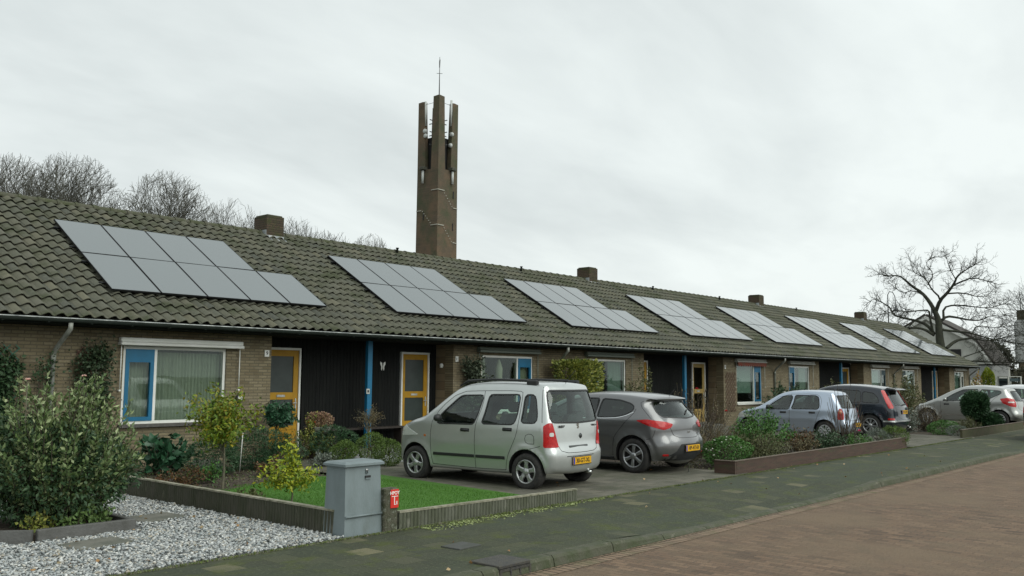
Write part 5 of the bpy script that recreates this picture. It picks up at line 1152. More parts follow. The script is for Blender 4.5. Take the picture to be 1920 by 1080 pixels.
# --- bare trees
m_bark = mat('bare_bark', (.07, .068, .055), .95, c2=(.095, .095, .07), nscale=3, bump=.5)
m_bark2 = mat('oak_bark', (.03, .03, .024), .95, c2=(.05, .055, .035), nscale=3, bump=.5)
CLIP = None
def branch(segs, p, d, ln, r, lev, maxl, spread, tropism, rmin, nchild, wob=.18):
    k = 5 if lev < 2 else (4 if lev < 4 else 3); pts = [p]; rad = [r]; q = p; dd = d
    for i in range(k):
        dd = dd+rng.normal(size=3)*wob*(.6 if lev == 0 else 1); dd[2] += tropism; dd = dd/np.linalg.norm(dd); q = q+dd*ln/k; pts.append(q); rad.append(max(rmin*.6, r*(1-.62*(i+1)/k)))
    if CLIP is not None:
        c0, rd_, zl = CLIP; P = np.array(pts); e = (((P-c0)/rd_)**2).sum(1); cut = [i for i in range(1, len(P)) if P[i][2] > zl and e[i] > 1]
        if cut:
            m = cut[0]
            if m >= 2: segs.append((pts[:m], rad[:m]))
            if lev < maxl and m >= 2:
                for c in range(2):
                    ax = rng.normal(size=3)*.5+(pts[m-1]-pts[m-2])/np.linalg.norm(pts[m-1]-pts[m-2]); branch(segs, pts[m-1], ax/np.linalg.norm(ax), ln*.35, rad[m-1]*.8, maxl, maxl, spread, tropism, rmin, nchild, wob)
            return
    segs.append((pts, rad))
    if lev >= maxl: return
    nc = nchild[lev]
    for c in range(nc):
        t = .25+.75*(c+rng.uniform(.2, .9))/nc; i = min(k-1, int(t*k)); f = t*k-i; a = pts[i]*(1-f)+pts[i+1]*f
        ax = rng.normal(size=3); ax -= ax@dd*dd; ax /= np.linalg.norm(ax); base = np.array(pts[i+1])-np.array(pts[i]); base = base/np.linalg.norm(base)
        an = spread*rng.uniform(.6, 1.25); nd = base*math.cos(an)+ax*math.sin(an)
        branch(segs, a, nd, ln*rng.uniform(.5, .78), max(rmin, rad[i]*.58), lev+1, maxl, spread, tropism, rmin, nchild, wob)
    branch(segs, q, dd, ln*.6, max(rmin, rad[-1]*.9), lev+1, maxl, spread, tropism, rmin, nchild, wob)
def bare_tree(loc, H, crown, label, trunk=.3, clear=.3, levels=4, seed=1, nchild=(7, 5, 4, 3, 3), spread=.62, trop=.06, rmin=.014, bark=None, group='bare trees behind the row'):
    global rng
    keep = rng; rng = np.random.default_rng(seed); o = empty('bare_tree', loc, 0, label, 'tree', group)
    tp = [np.zeros(3)]; z = 0
    for i in range(4): tp.append(np.array([rng.normal()*.12, rng.normal()*.12, H*clear*(i+1)/4]))
    link('trunk', tubes_np([(tp, np.linspace(trunk*1.2, trunk*.8, 5))], 8), bark or m_bark, o)
    global CLIP
    segs = []; top = tp[-1]; n = nchild[0]; CLIP = (np.array([0, 0, H*.60]), np.array([crown*1.12, crown*1.12, H*.40]), H*.55)
    for i in range(n):
        a = 2*math.pi*(i+rng.uniform(-.3, .3))/n; sp = crown/(H*(1-clear)); tilt = rng.uniform(.25, 1.0)*math.atan(sp)*1.15
        d = np.array([math.cos(a)*math.sin(tilt), math.sin(a)*math.sin(tilt), math.cos(tilt)]); st = top*rng.uniform(.75, 1)
        branch(segs, st, d, H*(1-clear)*rng.uniform(.50, .60), trunk*.42, 1, levels, spread, trop, rmin, nchild, .2)
    CLIP = None
    link('crown', tubes_np(segs, 3), bark or m_bark, o); rng = keep; return o
D = 62
TR = [((22.3, 63.8), 16.8, 3.4, 'bare tree cut by the left picture edge behind the roof', 3), ((24.9, 61.2), 16.9, 3.9, 'tallest bare tree behind the roof, second from the left edge', 5), ((27.2, 58.6), 14.6, 1.9, 'narrow wispy bare tree between two wider ones behind the roof', 8),
      ((29.4, 56.8), 15.9, 3.6, 'broad bare tree behind the roof above the nearest solar array', 9), ((32.0, 53.0), 13.9, 2.6, 'bare tree behind the roof just left of the nearest chimney', 12), ((35.1, 49.9), 12.8, 2.3, 'small bare tree just right of the nearest chimney', 14),
      ((37.0, 47.9), 11.7, 1.6, 'low bare treetop barely over the ridge left of the tower', 17), ((38.6, 46.6), 11.7, 2.0, 'low spreading bare treetop nearest the tower on its left', 19)]
TR += [((33.6, 51.4), 13.2, 2.6, 'bare tree partly hidden by the nearest chimney', 23), ((20.2, 65.8), 16.6, 3.2, 'bare tree whose crown only just enters at the left edge', 25), ((36.2, 48.8), 11.9, 2.0, 'low bare treetop midway between the nearest chimney and the tower', 27), ((26.2, 63.4), 15.8, 3.2, 'bare tree filling the gap behind the two tallest ones', 29)]
for (x, y), H, c, lb, sd_ in TR: bare_tree((x, y, -.3), H, c, lb, .26 if H > 14 else .18, .30, 5, sd_, nchild=(10, 5, 4, 4, 4), spread=.60, trop=.05, rmin=.013 if H > 14 else .011)
# great oak at the far end: limbs set out from its real outline, twigs grown on them
def oak():
    global rng
    keep = rng; rng = np.random.default_rng(4)
    base = Vector((83.2, 23.5, 0)); a = math.atan2(base.y, base.x)-math.pi/2; o = empty('bare_tree', base, a, 'big bare oak with wide sinuous limbs behind the far end of the row', 'tree')
    k = 83.3; f = lambda x, y, dp=0: np.array([(x-650)/k, dp, (900-y)/k+2.7])
    limbs = [
     ([(650, 1120), (650, 900), (650, 800), (637, 650), (637, 540), (612, 470)], .46, .20, 0), ([(612, 470), (580, 400), (530, 330), (470, 285), (420, 230), (380, 195), (300, 195), (240, 175)], .18, .03, .8),
     ([(620, 480), (650, 400), (700, 350), (745, 290), (770, 230), (830, 190), (900, 150)], .17, .03, -.9), ([(745, 290), (800, 270), (870, 250), (960, 290), (1010, 310)], .08, .02, -1.6),
     ([(604, 640), (560, 570), (480, 535), (420, 520), (330, 490), (310, 430), (270, 400), (200, 350), (120, 410)], .15, .02, 1.5), ([(604, 650), (540, 605), (470, 595), (400, 605), (350, 600), (290, 580), (230, 560), (150, 545)], .13, .02, -1.2),
     ([(650, 550), (690, 510), (760, 520), (840, 540), (920, 540), (970, 505), (1080, 500)], .13, .02, 1.3), ([(650, 610), (740, 625), (850, 640), (950, 680), (1050, 705), (1180, 725)], .12, .02, -.6),
     ([(680, 745), (740, 690), (800, 672), (860, 670), (960, 690), (1100, 650)], .15, .02, 1.8), ([(620, 810), (560, 775), (480, 765), (420, 765), (380, 700)], .13, .02, .7),
     ([(680, 820), (800, 840), (900, 840), (1020, 855), (1250, 845)], .09, .03, -1.8), ([(596, 620), (580, 520), (578, 470), (530, 470), (440, 480), (350, 470), (250, 500)], .11, .02, -.7),
     ([(670, 540), (670, 450), (740, 430), (830, 440), (960, 460), (1070, 430)], .11, .02, .5), ([(640, 440), (655, 380), (600, 320), (575, 260), (540, 220), (480, 190), (470, 120)], .10, .02, -.4),
     ([(770, 815), (860, 780), (960, 740), (1080, 760), (1180, 740)], .06, .02, 2.0), ([(690, 350), (800, 345), (900, 380), (980, 370)], .08, .02, .2), ([(560, 370), (480, 310), (400, 330), (340, 275)], .06, .02, 1.0),
     ([(575, 280), (620, 200), (560, 120), (600, 80)], .06, .015, .4), ([(760, 250), (720, 180), (700, 90)], .05, .015, -1.3), ([(480, 535), (430, 600), (440, 630)], .05, .015, 0), ([(850, 640), (880, 580), (1000, 600), (1100, 580)], .06, .015, .9)]
    segs = []; tw = []
    for j, (pts, r0, r1, dp) in enumerate(limbs):
        n = len(pts); P = [f(x, y, 0 if j == 0 else dp*1.6*(i/(n-1))**.8) for i, (x, y) in enumerate(pts)]; P = smooth_poly(P, 1); R_ = np.linspace(r0, r1, len(P)) if j else np.linspace(.5, .22, len(P)); segs.append((P, R_))
        if j == 0: continue
        ln = np.linalg.norm(np.diff(P, axis=0), axis=1).sum(); m = int(ln*4.2)
        for i in range(m):
            t = rng.uniform(.18, 1)**.8; q = resample(P, np.array([t]))[0]; q2 = resample(P, np.array([min(1, t+.05)]))[0]; d = q2-q; d = d/max(np.linalg.norm(d), 1e-6) if t < .95 else (P[-1]-P[-2])/np.linalg.norm(P[-1]-P[-2])
            ax = rng.normal(size=3); ax -= ax@d*d; ax /= np.linalg.norm(ax); an = rng.uniform(.4, 1.1); nd = d*math.cos(an)+ax*math.sin(an); nd[2] += .15
            branch(tw, q, nd/np.linalg.norm(nd), rng.uniform(.5, 1.15), .03, 0, 2, .7, .02, .012, (3, 2), .32)
    link('trunk', tubes_np(segs[:1], 10), m_bark2, o); link('limbs', tubes_np(segs[1:], 6), m_bark2, o); link('crown', tubes_np(tw, 3), m_bark2, o); rng = keep
oak()
bare_tree((95, 17.4, -.3), 12.5, 4.2, 'smaller dense bare tree to the right of the big oak', .3, .2, 4, 31, nchild=(9, 6, 5, 4, 2), rmin=.014, bark=m_bark2, group=None)
bare_tree((104, 14.5, -.3), 12.5, 4.2, 'bare tree farthest right in the distance beside the pale chimney', .3, .2, 4, 33, nchild=(9, 6, 5, 4, 2), rmin=.014, bark=m_bark2, group=None)
# street lamp beyond the row
lm_ = empty('street_lamp', (80.5, 27.0, 0), 0, 'tall street lamp with a bell shade hanging from a hook beside the oak', 'street lamp')
MB().tube([(0, 0, 0), (0, 0, 9.2), (.15, -.1, 9.5), (.45, -.28, 9.45), (.62, -.4, 9.1), (.68, -.44, 8.2)], [.07, .045, .04, .035, .035, .03], 8).build('pole', m_mast, lm_)
MB().lathe([(.03, .45), (.07, .4), (.1, .15), (.30, -.1), (.28, -.1), (0, .05)], 'z', (.68, -.44, 7.9), 16).build('lamp_shade', m_mast, lm_)

# white gambrel house
m_render = mat('white_render', (.60, .61, .56), .8, c2=(.5, .51, .46), nscale=1.5)
gh = empty('gambrel_house', (90.0, 26.1, 0), math.radians(-84), 'white rendered house with a dark gambrel roof behind the oak', 'house')
G = [(-4.6, 0), (4.6, 0), (4.6, 3.6), (3.1, 5.9), (0, 7.9), (-3.1, 5.9), (-4.6, 3.6)]
G = [(-5.8, 0), (5.0, 0), (5.0, 3.2), (3.5, 5.5), (-.6, 7.9), (-4.7, 5.5), (-5.8, 3.2)]
mb = MB().prism(G, 0, 11, 'xz'); mb.build('walls', m_render, gh)
m_slate = mat('dark_roof', (.05, .045, .042), .85, c2=(.075, .065, .055), nscale=2, stretch=(1, 1, 6), bump=.4)
mb = MB()
for a, b in ((2, 3), (3, 4), (4, 5), (5, 6)):
    (x0, z0), (x1, z1) = G[a], G[b]; d = Vector((x1-x0, 0, z1-z0)).normalized(); nn = Vector((d.z, 0, -d.x)); nn = nn if nn.dot(Vector((x0+.6, 0, z0-3))) > 0 else -nn
    e = .0; V = [(x0+nn.x*.03, -.25, z0+nn.z*.03), (x1+nn.x*.03, -.25, z1+nn.z*.03), (x1+nn.x*.03, 11.3, z1+nn.z*.03), (x0+nn.x*.03, 11.3, z0+nn.z*.03)]; V += [(p[0]+nn.x*.16, p[1], p[2]+nn.z*.16) for p in V]
    mb.add(V, [[3, 2, 1, 0], [4, 5, 6, 7], [0, 1, 5, 4], [1, 2, 6, 5], [2, 3, 7, 6], [3, 0, 4, 7]])
mb.build('roof', m_slate, gh)
mb = MB()
for a, b in ((2, 3), (3, 4), (4, 5), (5, 6)):
    (x0, z0), (x1, z1) = G[a], G[b]; mb.add([(x0, -.3, z0-.35), (x1, -.3, z1-.35), (x1, -.3, z1-.02), (x0, -.3, z0-.02), (x0, -.26, z0-.35), (x1, -.26, z1-.35), (x1, -.26, z1-.02), (x0, -.26, z0-.02)], [[3, 2, 1, 0], [4, 5, 6, 7], [0, 1, 5, 4], [1, 2, 6, 5], [2, 3, 7, 6], [3, 0, 4, 7]])
mb.build('barge_board', m_white, gh)
W_ = MB().box(1.2, 2.3, -.06, .0, 2.6, 4.7).build('window', m_dk, gh)
MB().box(1.2, 2.3, -.09, -.061, 3.7, 3.77).box(1.72, 1.79, -.09, -.061, 2.6, 3.699).build('frame', m_wdirty, W_)
MB().tube([(-.3, 1.2, 7.6), (-.3, 1.2, 9.0)], .07, 8).build('flue', m_mast, gh)
# outbuilding, fence, container, pale chimney at the right
ob = empty('garden_shed', (83.0, 19.55, 0), math.radians(-50), 'plain pale grey flat-roofed garage beyond the far end of the row', 'garage')
MB().box(0, 1.35, 0, 4, 0, 3.1).build('walls', mat('pale_grey_wall', (.40, .41, .40), .8, c2=(.34, .35, .34), nscale=1), ob); MB().box(-.05, 1.4, -.05, 4.05, 3.101, 3.2).build('roof', m_soff, ob); MB().box(.3, 1.15, -.03, -.002, .0, 2.1).build('door', m_wdirty, ob)
wlf = empty('rendered_wall', (70.2, 17.9, 0), math.radians(-30), 'white rendered garden wall touching the far gable end', 'wall')
MB().box(-1.3, 2.2, 0, .25, 0, 1.75).build('wall', m_render, wlf); MB().box(-1.33, 2.23, -.03, .28, 1.751, 1.82).build('coping', m_wdirty, wlf)
ct = empty('metal_container', (67.3, 14.85, 0), math.radians(-40), 'dark open framed container standing behind the white car', 'container')
m_ct = mat('container_teal', (.02, .045, .05), .6)
mb = MB()
for x in (-.45, .45):
    for y in (-.5, .5): mb.box(x-.04, x+.04, y-.04, y+.04, 0, 2.05)
mb.build('post', m_wdirty, ct); MB().box(-.41, .41, -.48, -.44, .3, 1.5).build('side_panel', m_ct, ct); MB().box(-.41, .41, -.46, .46, 1.75, 1.95).build('top_panel', m_ct, ct); MB().box(-.41, .41, .44, .48, .3, 1.75).build('back_panel', m_ct, ct); MB().box(-.49, .49, -.54, .54, 2.051, 2.09).build('rim', m_wdirty, ct)
# building at the right edge
rb_ = empty('tall_house', (112.3, 23.8, 0), math.radians(-76), 'house edge with a pale wall and brown brick chimney at the right picture edge', 'house')
MB().box(0, 5, 0, 8, 3.9, 8.6).build('upper_wall', mat('pale_grey_wall', (.40, .41, .40), .8), rb_); MB().box(.3, 5, .2, 8, 0, 3.89).build('lower_wall', m_brick_s, rb_)
MB().box(.1, 1.3, .1, 1.3, 8.601, 9.7).build('chimney', m_chim, rb_)
mb = MB().tube([(.5, .8, 9.7), (.5, .8, 11.6)], .04, 5).tube([(.1, .8, 11.1), (.9, .8, 11.1)], .03, 5); mb.build('aerial', m_mast, rb_)
# hedges and evergreen masses in the distance
def far_mass(name, loc, rx, ry, h, n, L, m, label, cat='hedge'):
    return ball(name, loc, rx, ry, h*.55, n, L, L*.6, m, label, cat, zc=h*.45, lump=.12, trunk=.08, fill=.35)
m_fg = mat('far_leaves', island=[(.03, .04, .018), (.05, .06, .025), (.04, .05, .02), (.06, .065, .03)], rough=.8)
m_fb = mat('far_brown_leaves', island=[(.05, .05, .03), (.07, .065, .035), (.045, .05, .028)], rough=.8)
far_mass('distant_hedge', (112, 21, 0), 6, 3, 3.6, 7000, .3, m_fb, 'brownish thicket behind the oak and the gambrel house')
far_mass('distant_hedge', (116, 13.5, 0), 7, 3, 4.4, 8000, .3, m_fg, 'dark green hedge at the far end of the street')
far_mass('distant_hedge', (92, 11.6, 0), 3, 2, 3.4, 4000, .2, m_fg, 'green hedge under the pale chimney house at the right edge')
far_mass('distant_hedge', (119, 28.5, 0), 5, 3, 6.5, 9000, .3, m_fb, 'brown thicket between the gambrel roof and the right edge')
far_mass('distant_hedge', (130, 2, 0), 9, 9, 7, 8000, .4, m_fb, 'far brown hedge where the street ends')
# ================================================================ garden plants
def lm(name, cols, rough=.55, k=1.35): return mat(name, island=[tuple(v*k for v in c) for c in cols], rough=rough, spec=.4)
L_ela = lm('eleagnus_leaf', [(.06, .095, .032), (.09, .135, .045), (.05, .085, .026), (.14, .18, .075), (.07, .11, .036), (.26, .30, .15), (.045, .075, .024)], .45)
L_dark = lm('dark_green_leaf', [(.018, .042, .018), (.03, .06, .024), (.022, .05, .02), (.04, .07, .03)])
L_ivy = lm('ivy_leaf', [(.018, .035, .018), (.03, .05, .024), (.025, .045, .02), (.05, .07, .035)])
L_lime = lm('lime_leaf', [(.16, .20, .02), (.10, .16, .018), (.20, .21, .03), (.08, .13, .02), (.13, .15, .015)])
L_yelg = lm('yellow_green_leaf', [(.18, .22, .01), (.25, .25, .012), (.12, .18, .012), (.08, .14, .016)])
L_box = lm('box_leaf', [(.05, .085, .014), (.075, .12, .02), (.06, .10, .016), (.035, .065, .012)])
L_con = lm('conifer_leaf', [(.016, .045, .018), (.028, .07, .026), (.022, .055, .02), (.012, .034, .014)])
L_red = lm('autumn_leaf', [(.10, .035, .018), (.13, .06, .022), (.07, .045, .02), (.05, .06, .022), (.15, .075, .02)])
L_brn = lm('dry_leaf', [(.10, .075, .035), (.075, .06, .028), (.13, .10, .05), (.055, .06, .025)])
L_olive = lm('olive_leaf', [(.06, .07, .025), (.08, .085, .032), (.05, .065, .02), (.10, .095, .04)])
L_brt = lm('bright_green_leaf', [(.04, .11, .018), (.055, .15, .025), (.03, .08, .016), (.075, .16, .035)])
L_var = lm('variegated_leaf', [(.05, .085, .015), (.22, .23, .04), (.08, .11, .02), (.30, .29, .07), (.05, .08, .018), (.14, .16, .03)])
L_aur = lm('aralia_leaf', [(.018, .055, .028), (.026, .075, .036), (.02, .06, .03)], .35)
L_silv = lm('silver_leaf', [(.12, .14, .115), (.09, .11, .09), (.15, .17, .13)])
F_pink = mat('pink_petal', (.85, .62, .56), .6); F_white = mat('white_petal', (.8, .8, .74), .6); F_redf = mat('red_petal', (.5, .02, .03), .6); F_or = mat('orange_petal', (.65, .22, .02), .6); F_mag = mat('magenta_petal', (.7, .12, .3), .6)
m_trunk = mat('pale_trunk', (.16, .14, .10), .9, c2=(.09, .09, .06), nscale=12, bump=.5)

shrub('evergreen_shrub', (4.38, 10.75, .05), .95, .9, 1.74, 13000, .07, .034, L_ela, 'large grey-green evergreen bush filling the kerbed planter in the gravel', 'bush', shoots=150, up=1.1, clump=.042, top=.55, stemr=.010)
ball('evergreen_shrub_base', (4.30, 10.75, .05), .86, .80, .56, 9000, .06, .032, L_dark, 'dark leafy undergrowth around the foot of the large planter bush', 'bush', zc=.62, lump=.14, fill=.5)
bpy.data.objects['evergreen_shrub_base'].name = 'undergrowth'
shrub('ground_cover', (4.55, 10.15, .05), .36, .22, .28, 700, .06, .035, lm('fresh_leaf', [(.06, .11, .03), (.09, .14, .04), (.05, .09, .025)]), 'fresh green seedlings along the front planter kerb', 'plant', shoots=24, clump=.12)
shrub('ground_cover', (4.02, 10.22, .05), .22, .18, .2, 420, .05, .03, L_var, 'yellowish low plants in the left corner of the planter', 'plant', shoots=18, clump=.12)
shrub('rose_bush', (3.0, 11.6, 0), .5, .5, .9, 1400, .05, .03, L_brn, 'brown and green rose stems at the left picture edge', 'bush', shoots=30, clump=.1)
for (x, y, z, lb) in ((3.93, 10.5, 1.66, 'pink rose bloom highest at the left edge'), (4.62, 10.7, 1.70, 'pink rose bloom beside the downpipe')):
    o = empty('pink_rose', (x, y, z), 0, lb, 'flower', None); mb = MB(); rosette(mb, (0, 0, 0), .035); rosette(mb, (.02, .01, .005), .028); mb.build('petals', F_pink, o); MB().tube([(0, 0, 0), (.02, .03, -.5), (.0, .05, -1.6)], .005, 5).build('stem', m_trunk, o)

# trellises with climbers on the wall of the two nearest bungalows
m_trel = mat('green_trellis_paint', (.03, .12, .075), .6); m_trelb = mat('brown_trellis', (.10, .05, .035), .8)
def trellis(name, x0, x1, z0, z1, y, m, label, step=.17, th=.018, fan=0, diag=True):
    o = empty(name, (x0, y, z0), 0, label, 'trellis'); w, h = x1-x0, z1-z0; mb = MB()
    def bar(a, b, yo): 
        d = Vector((b[0]-a[0], 0, b[1]-a[1])); n = Vector((-d.z, 0, d.x)).normalized()*th/2
        V = [(a[0]-n.x, yo, a[1]-n.z), (b[0]-n.x, yo, b[1]-n.z), (b[0]+n.x, yo, b[1]+n.z), (a[0]+n.x, yo, a[1]+n.z)]; V += [(p[0], yo-.007, p[2]) for p in V]; mb.add(V, [[3, 2, 1, 0], [4, 5, 6, 7], [0, 1, 5, 4], [1, 2, 6, 5], [2, 3, 7, 6], [3, 0, 4, 7]])
    t = -h
    while t < w+h:
        for s, yo in ((1, 0), (-1, -.0075)):
            xa, xb = (t, t+h) if s > 0 else (t+h, t); za, zb = 0, h
            if s > 0:
                if xa < 0: za = -xa; xa = 0
                if xb > w: zb = h-(xb-w); xb = w
            else:
                if xb < 0: zb = h+xb; xb = 0
                if xa > w: za = xa-w; xa = w
            if zb-za > .05: bar((xa, za), (xb, zb), yo)
        t += step
    mb.build('lattice', m, o); return o
trellis('trellis', 4.5, 6.05, .9, 2.22, Y_FACE-.03, m_trel, 'green diagonal trellis on the brick at the left picture edge', .2)
trellis('trellis', 7.0, 7.5, .9, 2.22, Y_FACE-.03, m_trelb, 'small brown trellis between the downpipe and the nearest window', .14)
trellis('trellis', 31.2, 32.0, .5, 2.0, Y_FACE-.03, m_trelb, 'brown diamond trellis on the brick corner left of the red valance', .2, .022)
def climber(name, x0, x1, z0, z1, y, n, L, W, m, label, dens=None, depth=.16, prof=None):
    o = empty(name, ((x0+x1)/2, y, 0), 0, label, 'climber'); cx = (x0+x1)/2; P = []; k = 60
    c = np.stack([rng.uniform(x0, x1, k)-cx, -rng.uniform(.02, depth, k), rng.uniform(z0, z1, k)], 1)
    if prof: c[:, 0] *= np.array([prof((z-z0)/(z1-z0)) for z in c[:, 2]])
    i = rng.integers(0, k, n); P = c[i]+rng.normal(size=(n, 3))*[.10, .035, .12]; P[:, 1] = np.minimum(P[:, 1], -.01); P[:, 2] = np.maximum(P[:, 2], .05)
    D = rdir(n)+[0, -.9, -.3]; leaves_obj('foliage', P, D, L*rng.uniform(.6, 1.3, n), W*rng.uniform(.7, 1.3, n), m, o)
    segs = []
    for j in range(9):
        xa = rng.uniform(-.12, .12); q = c[rng.integers(0, k)]; segs.append(([(xa, -.05, 0), (xa*.5+q[0]*.5+rng.normal()*.05, -.04, q[2]*.5), (q[0], -.04, q[2])], [.012, .009, .005]))
    link('stems', tubes_np(segs, 4), mat('twig_bark', (.09, .07, .05)), o); return o
climber('climbing_ivy', 4.2, 6.0, .3, 2.05, Y_FACE-.04, 6500, .075, .055, L_dark, 'dark climber spread over the green trellis at the left edge')
climber('climbing_ivy', 7.02, 7.55, .3, 2.22, Y_FACE-.04, 2600, .06, .05, L_ivy, 'ivy filling the small trellis left of the nearest window', prof=lambda t: .55+.45*t)
climber('climbing_ivy', 6.32, 6.5, 1.6, 1.95, Y_FACE-.1, 260, .05, .04, L_dark, 'small tuft of ivy at the downpipe')
climber('climbing_ivy', 16.75, 17.55, .2, 2.16, Y_FACE-.04, 5200, .07, .055, lm('grey_ivy', [(.035, .05, .03), (.06, .075, .045), (.025, .04, .022), (.08, .09, .06)]), 'grey-green ivy shrub against the wall under the second number plate', depth=.4)
shrub('wall_shrub', (20.6, 16.2, 0), .3, .2, 2.1, 420, .06, .03, L_red, 'thin red-leaved climber between the tied-curtain window and the pipe', 'shrub', shoots=22, clump=.07)
def hedge_block(name, loc, hx, hy, h, n, L, W, m, label):
    o = empty(name, loc, 0, label, 'hedge'); f = rng.integers(0, 6, n); u = rng.uniform(-1, 1, (n, 3)); 
    for k in range(n):
        if f[k] < 2: u[k, 1] = -1
        elif f[k] == 2: u[k, 0] = -1
        elif f[k] == 3: u[k, 0] = 1
        elif f[k] == 4: u[k, 2] = 1
    lum = 1+.06*np.sin(u@np.array([3, 5, 4.])+1)[:, None]+rng.normal(size=(n, 1))*.03; P = u*lum*[hx, hy, h/2]+[0, 0, h/2]; P[:, 2] = np.maximum(P[:, 2], .02)
    leaves_obj('foliage', P, u+rdir(n)*.8, L*rng.uniform(.7, 1.3, n), W*rng.uniform(.7, 1.3, n), m, o)
    link('stems', tubes_np([([(x, y, 0), (x*1.1, y, h*.85)], [.02, .01]) for x in (-hx*.6, -hx*.2, hx*.2, hx*.6) for y in (-hy*.3, hy*.3)], 5), mat('twig_bark', (.09, .07, .05)), o)
hedge_block('variegated_hedge', (21.0, 15.9, 0), .68, .35, 2.12, 9000, .085, .05, L_var, 'clipped yellow and green variegated hedge before the third window')
shrub('wall_shrub', (24.3, 15.9, 0), .62, .5, 2.3, 3200, .11, .035, L_olive, 'tall loose green shrub at the corner of the second dark recess', 'shrub', shoots=46, clump=.10, up=.5)
shrub('flower_bed_plant', (22.0, 14.6, 0), 1.3, .5, 1.2, 2400, .07, .03, L_lime, 'pale green tall perennials showing over the grey hatchback roof', 'plant', shoots=50, clump=.08)

# front bed of the nearest bungalow
def small_tree(loc, h, cr, cz, n, L, W, m, label, lean=(0, 0), tr=.018, forks=5, name='small_tree', droop=0):
    o = empty(name, loc, 0, label, 'tree'); top = np.array([lean[0], lean[1], cz]); segs = [([(0, 0, 0), (lean[0]*.2+.015, lean[1]*.3, cz*.35), (lean[0]*.6, lean[1]*.6, cz*.7), tuple(top)], [tr, tr*.85, tr*.7, tr*.5])]
    Ps = []; Ds = []
    for i in range(forks*4):
        st = np.array([lean[0]*.5, lean[1]*.5, cz*rng.uniform(.5, .9)]); d = rdir(1)[0]; d[2] = abs(d[2])*1.1-.2-droop; e = top+d*[cr, cr, (h-cz)]*rng.uniform(.45, 1.2); segs.append(([st, (st+e)/2+[0, 0, .05+droop*.2], e], [tr*.35, tr*.25, .003]))
        k = n//(forks*4); s = rng.uniform(.35, 1.05, (k, 1)); P = st*(1-s)+e*s+rng.normal(size=(k, 3))*cr*.12; Ps.append(P); Ds.append(rdir(k)+[0, 0, -.2-droop])
    link('trunk', tubes_np(segs, 6), m_trunk, o); P = np.concatenate(Ps); leaves_obj('crown', P, np.concatenate(Ds), L*rng.uniform(.7, 1.3, len(P)), W*rng.uniform(.7, 1.3, len(P)), m, o); return o
small_tree((7.45, 12.3, 0), 1.62, .56, .95, 3600, .068, .034, lm('amber_leaf', [(.09, .15, .012), (.14, .18, .012), (.06, .12, .014), (.20, .16, .01), (.05, .10, .016)]), 'little yellow-green tree with a thin trunk standing at the lawn corner', (.0, 0), .022)
small_tree((7.20, 10.2, 0), .82, .40, .40, 1500, .06, .028, L_yelg, 'low yellow dwarf maple growing through the lawn near the wall', (.02, 0), .014, 6)
small_tree((10.85, 16.0, 0), 1.35, .33, 1.08, 1300, .11, .04, L_aur, 'standard weeping shrub on a bare stem before the nearest yellow door', (.04, 0), .016, 4, droop=.5)
small_tree((12.75, 15.3, 0), 1.15, .33, .86, 900, .05, .012, L_brn, 'standard willow with bare brown tufted head before the blue post', (0, 0), .025, 6)
ball('box_ball', (11.45, 14.5, 0), .25, .25, .24, 3200, .03, .018, L_box, 'small round clipped box bush, leftmost of three, behind the cabinet', 'bush')
ball('box_ball', (12.15, 14.5, 0), .30, .30, .29, 3600, .03, .018, L_box, 'round clipped box bush under the willow standard', 'bush')
ball('box_ball', (11.75, 13.5, 0), .29, .29, .27, 3600, .03, .018, L_box, 'clipped box bush nearest the silver minivan nose', 'bush')
ball('dwarf_conifer', (9.65, 14.8, 0), .55, .45, .34, 4200, .075, .014, L_con, 'spreading dark conifer under the nearest window corner', 'bush', lump=.16)
ball('dwarf_conifer', (10.05, 14.6, 0), .42, .4, .28, 2600, .07, .014, L_con, 'low spreading conifer before the nearest yellow door', 'bush', lump=.18)
ball('dwarf_conifer', (8.55, 14.5, 0), .42, .4, .34, 2600, .075, .014, L_con, 'dark conifer behind the little yellow-green tree', 'bush', lump=.16)
ball('dwarf_conifer', (11.85, 15.3, 0), .5, .4, .34, 2800, .075, .014, L_con, 'dark bush beneath the flower pot in front of the black recess', 'bush', lump=.16)
shrub('aralia', (8.1, 15.4, 0), .55, .4, .72, 380, .19, .11, L_aur, 'glossy large-leaved plant against the wall beneath the nearest window', 'plant', shoots=26, clump=.10, fold=.15)
shrub('euonymus', (11.65, 15.8, 0), .5, .3, .95, 1900, .05, .03, L_var, 'yellow-green climber bush beside the flower pot', 'bush', shoots=34, clump=.09)
shrub('flower_bed_plant', (7.25, 13.1, 0), .5, .25, .36, 900, .05, .03, L_red, 'low rusty red plant along the far stretch of the dark low wall', 'plant', shoots=30, clump=.12)
shrub('flower_bed_plant', (7.9, 13.5, 0), .3, .3, .32, 500, .05, .03, L_brt, 'low green plant behind the rusty red one', 'plant', shoots=20, clump=.12)
shrub('flower_bed_plant', (9.25, 13.7, 0), .32, .28, .4, 800, .045, .025, L_red, 'small reddish bush at the back edge of the lawn', 'plant', shoots=26, clump=.14)
shrub('flower_bed_plant', (6.62, 10.3, 0), .24, .22, .32, 420, .06, .03, L_olive, 'small olive plant on the lawn against the dark low wall', 'plant', shoots=18, clump=.12)
shrub('flower_bed_plant', (6.75, 8.75, 0), .16, .14, .2, 160, .06, .03, L_lime, 'tiny plant on the lawn behind the cabinet', 'plant', shoots=10, clump=.12)
shrub('flower_bed_plant', (10.85, 14.3, 0), .38, .26, .3, 700, .06, .035, L_silv, 'low blue-grey leafed plant behind the yellow dwarf maple', 'plant', shoots=26, clump=.12)
shrub('flower_bed_plant', (11.2, 15.6, 0), .25, .2, .55, 160, .04, .015, L_brn, 'dry twiggy plant before the nearest door step', 'plant', shoots=26, clump=.10)
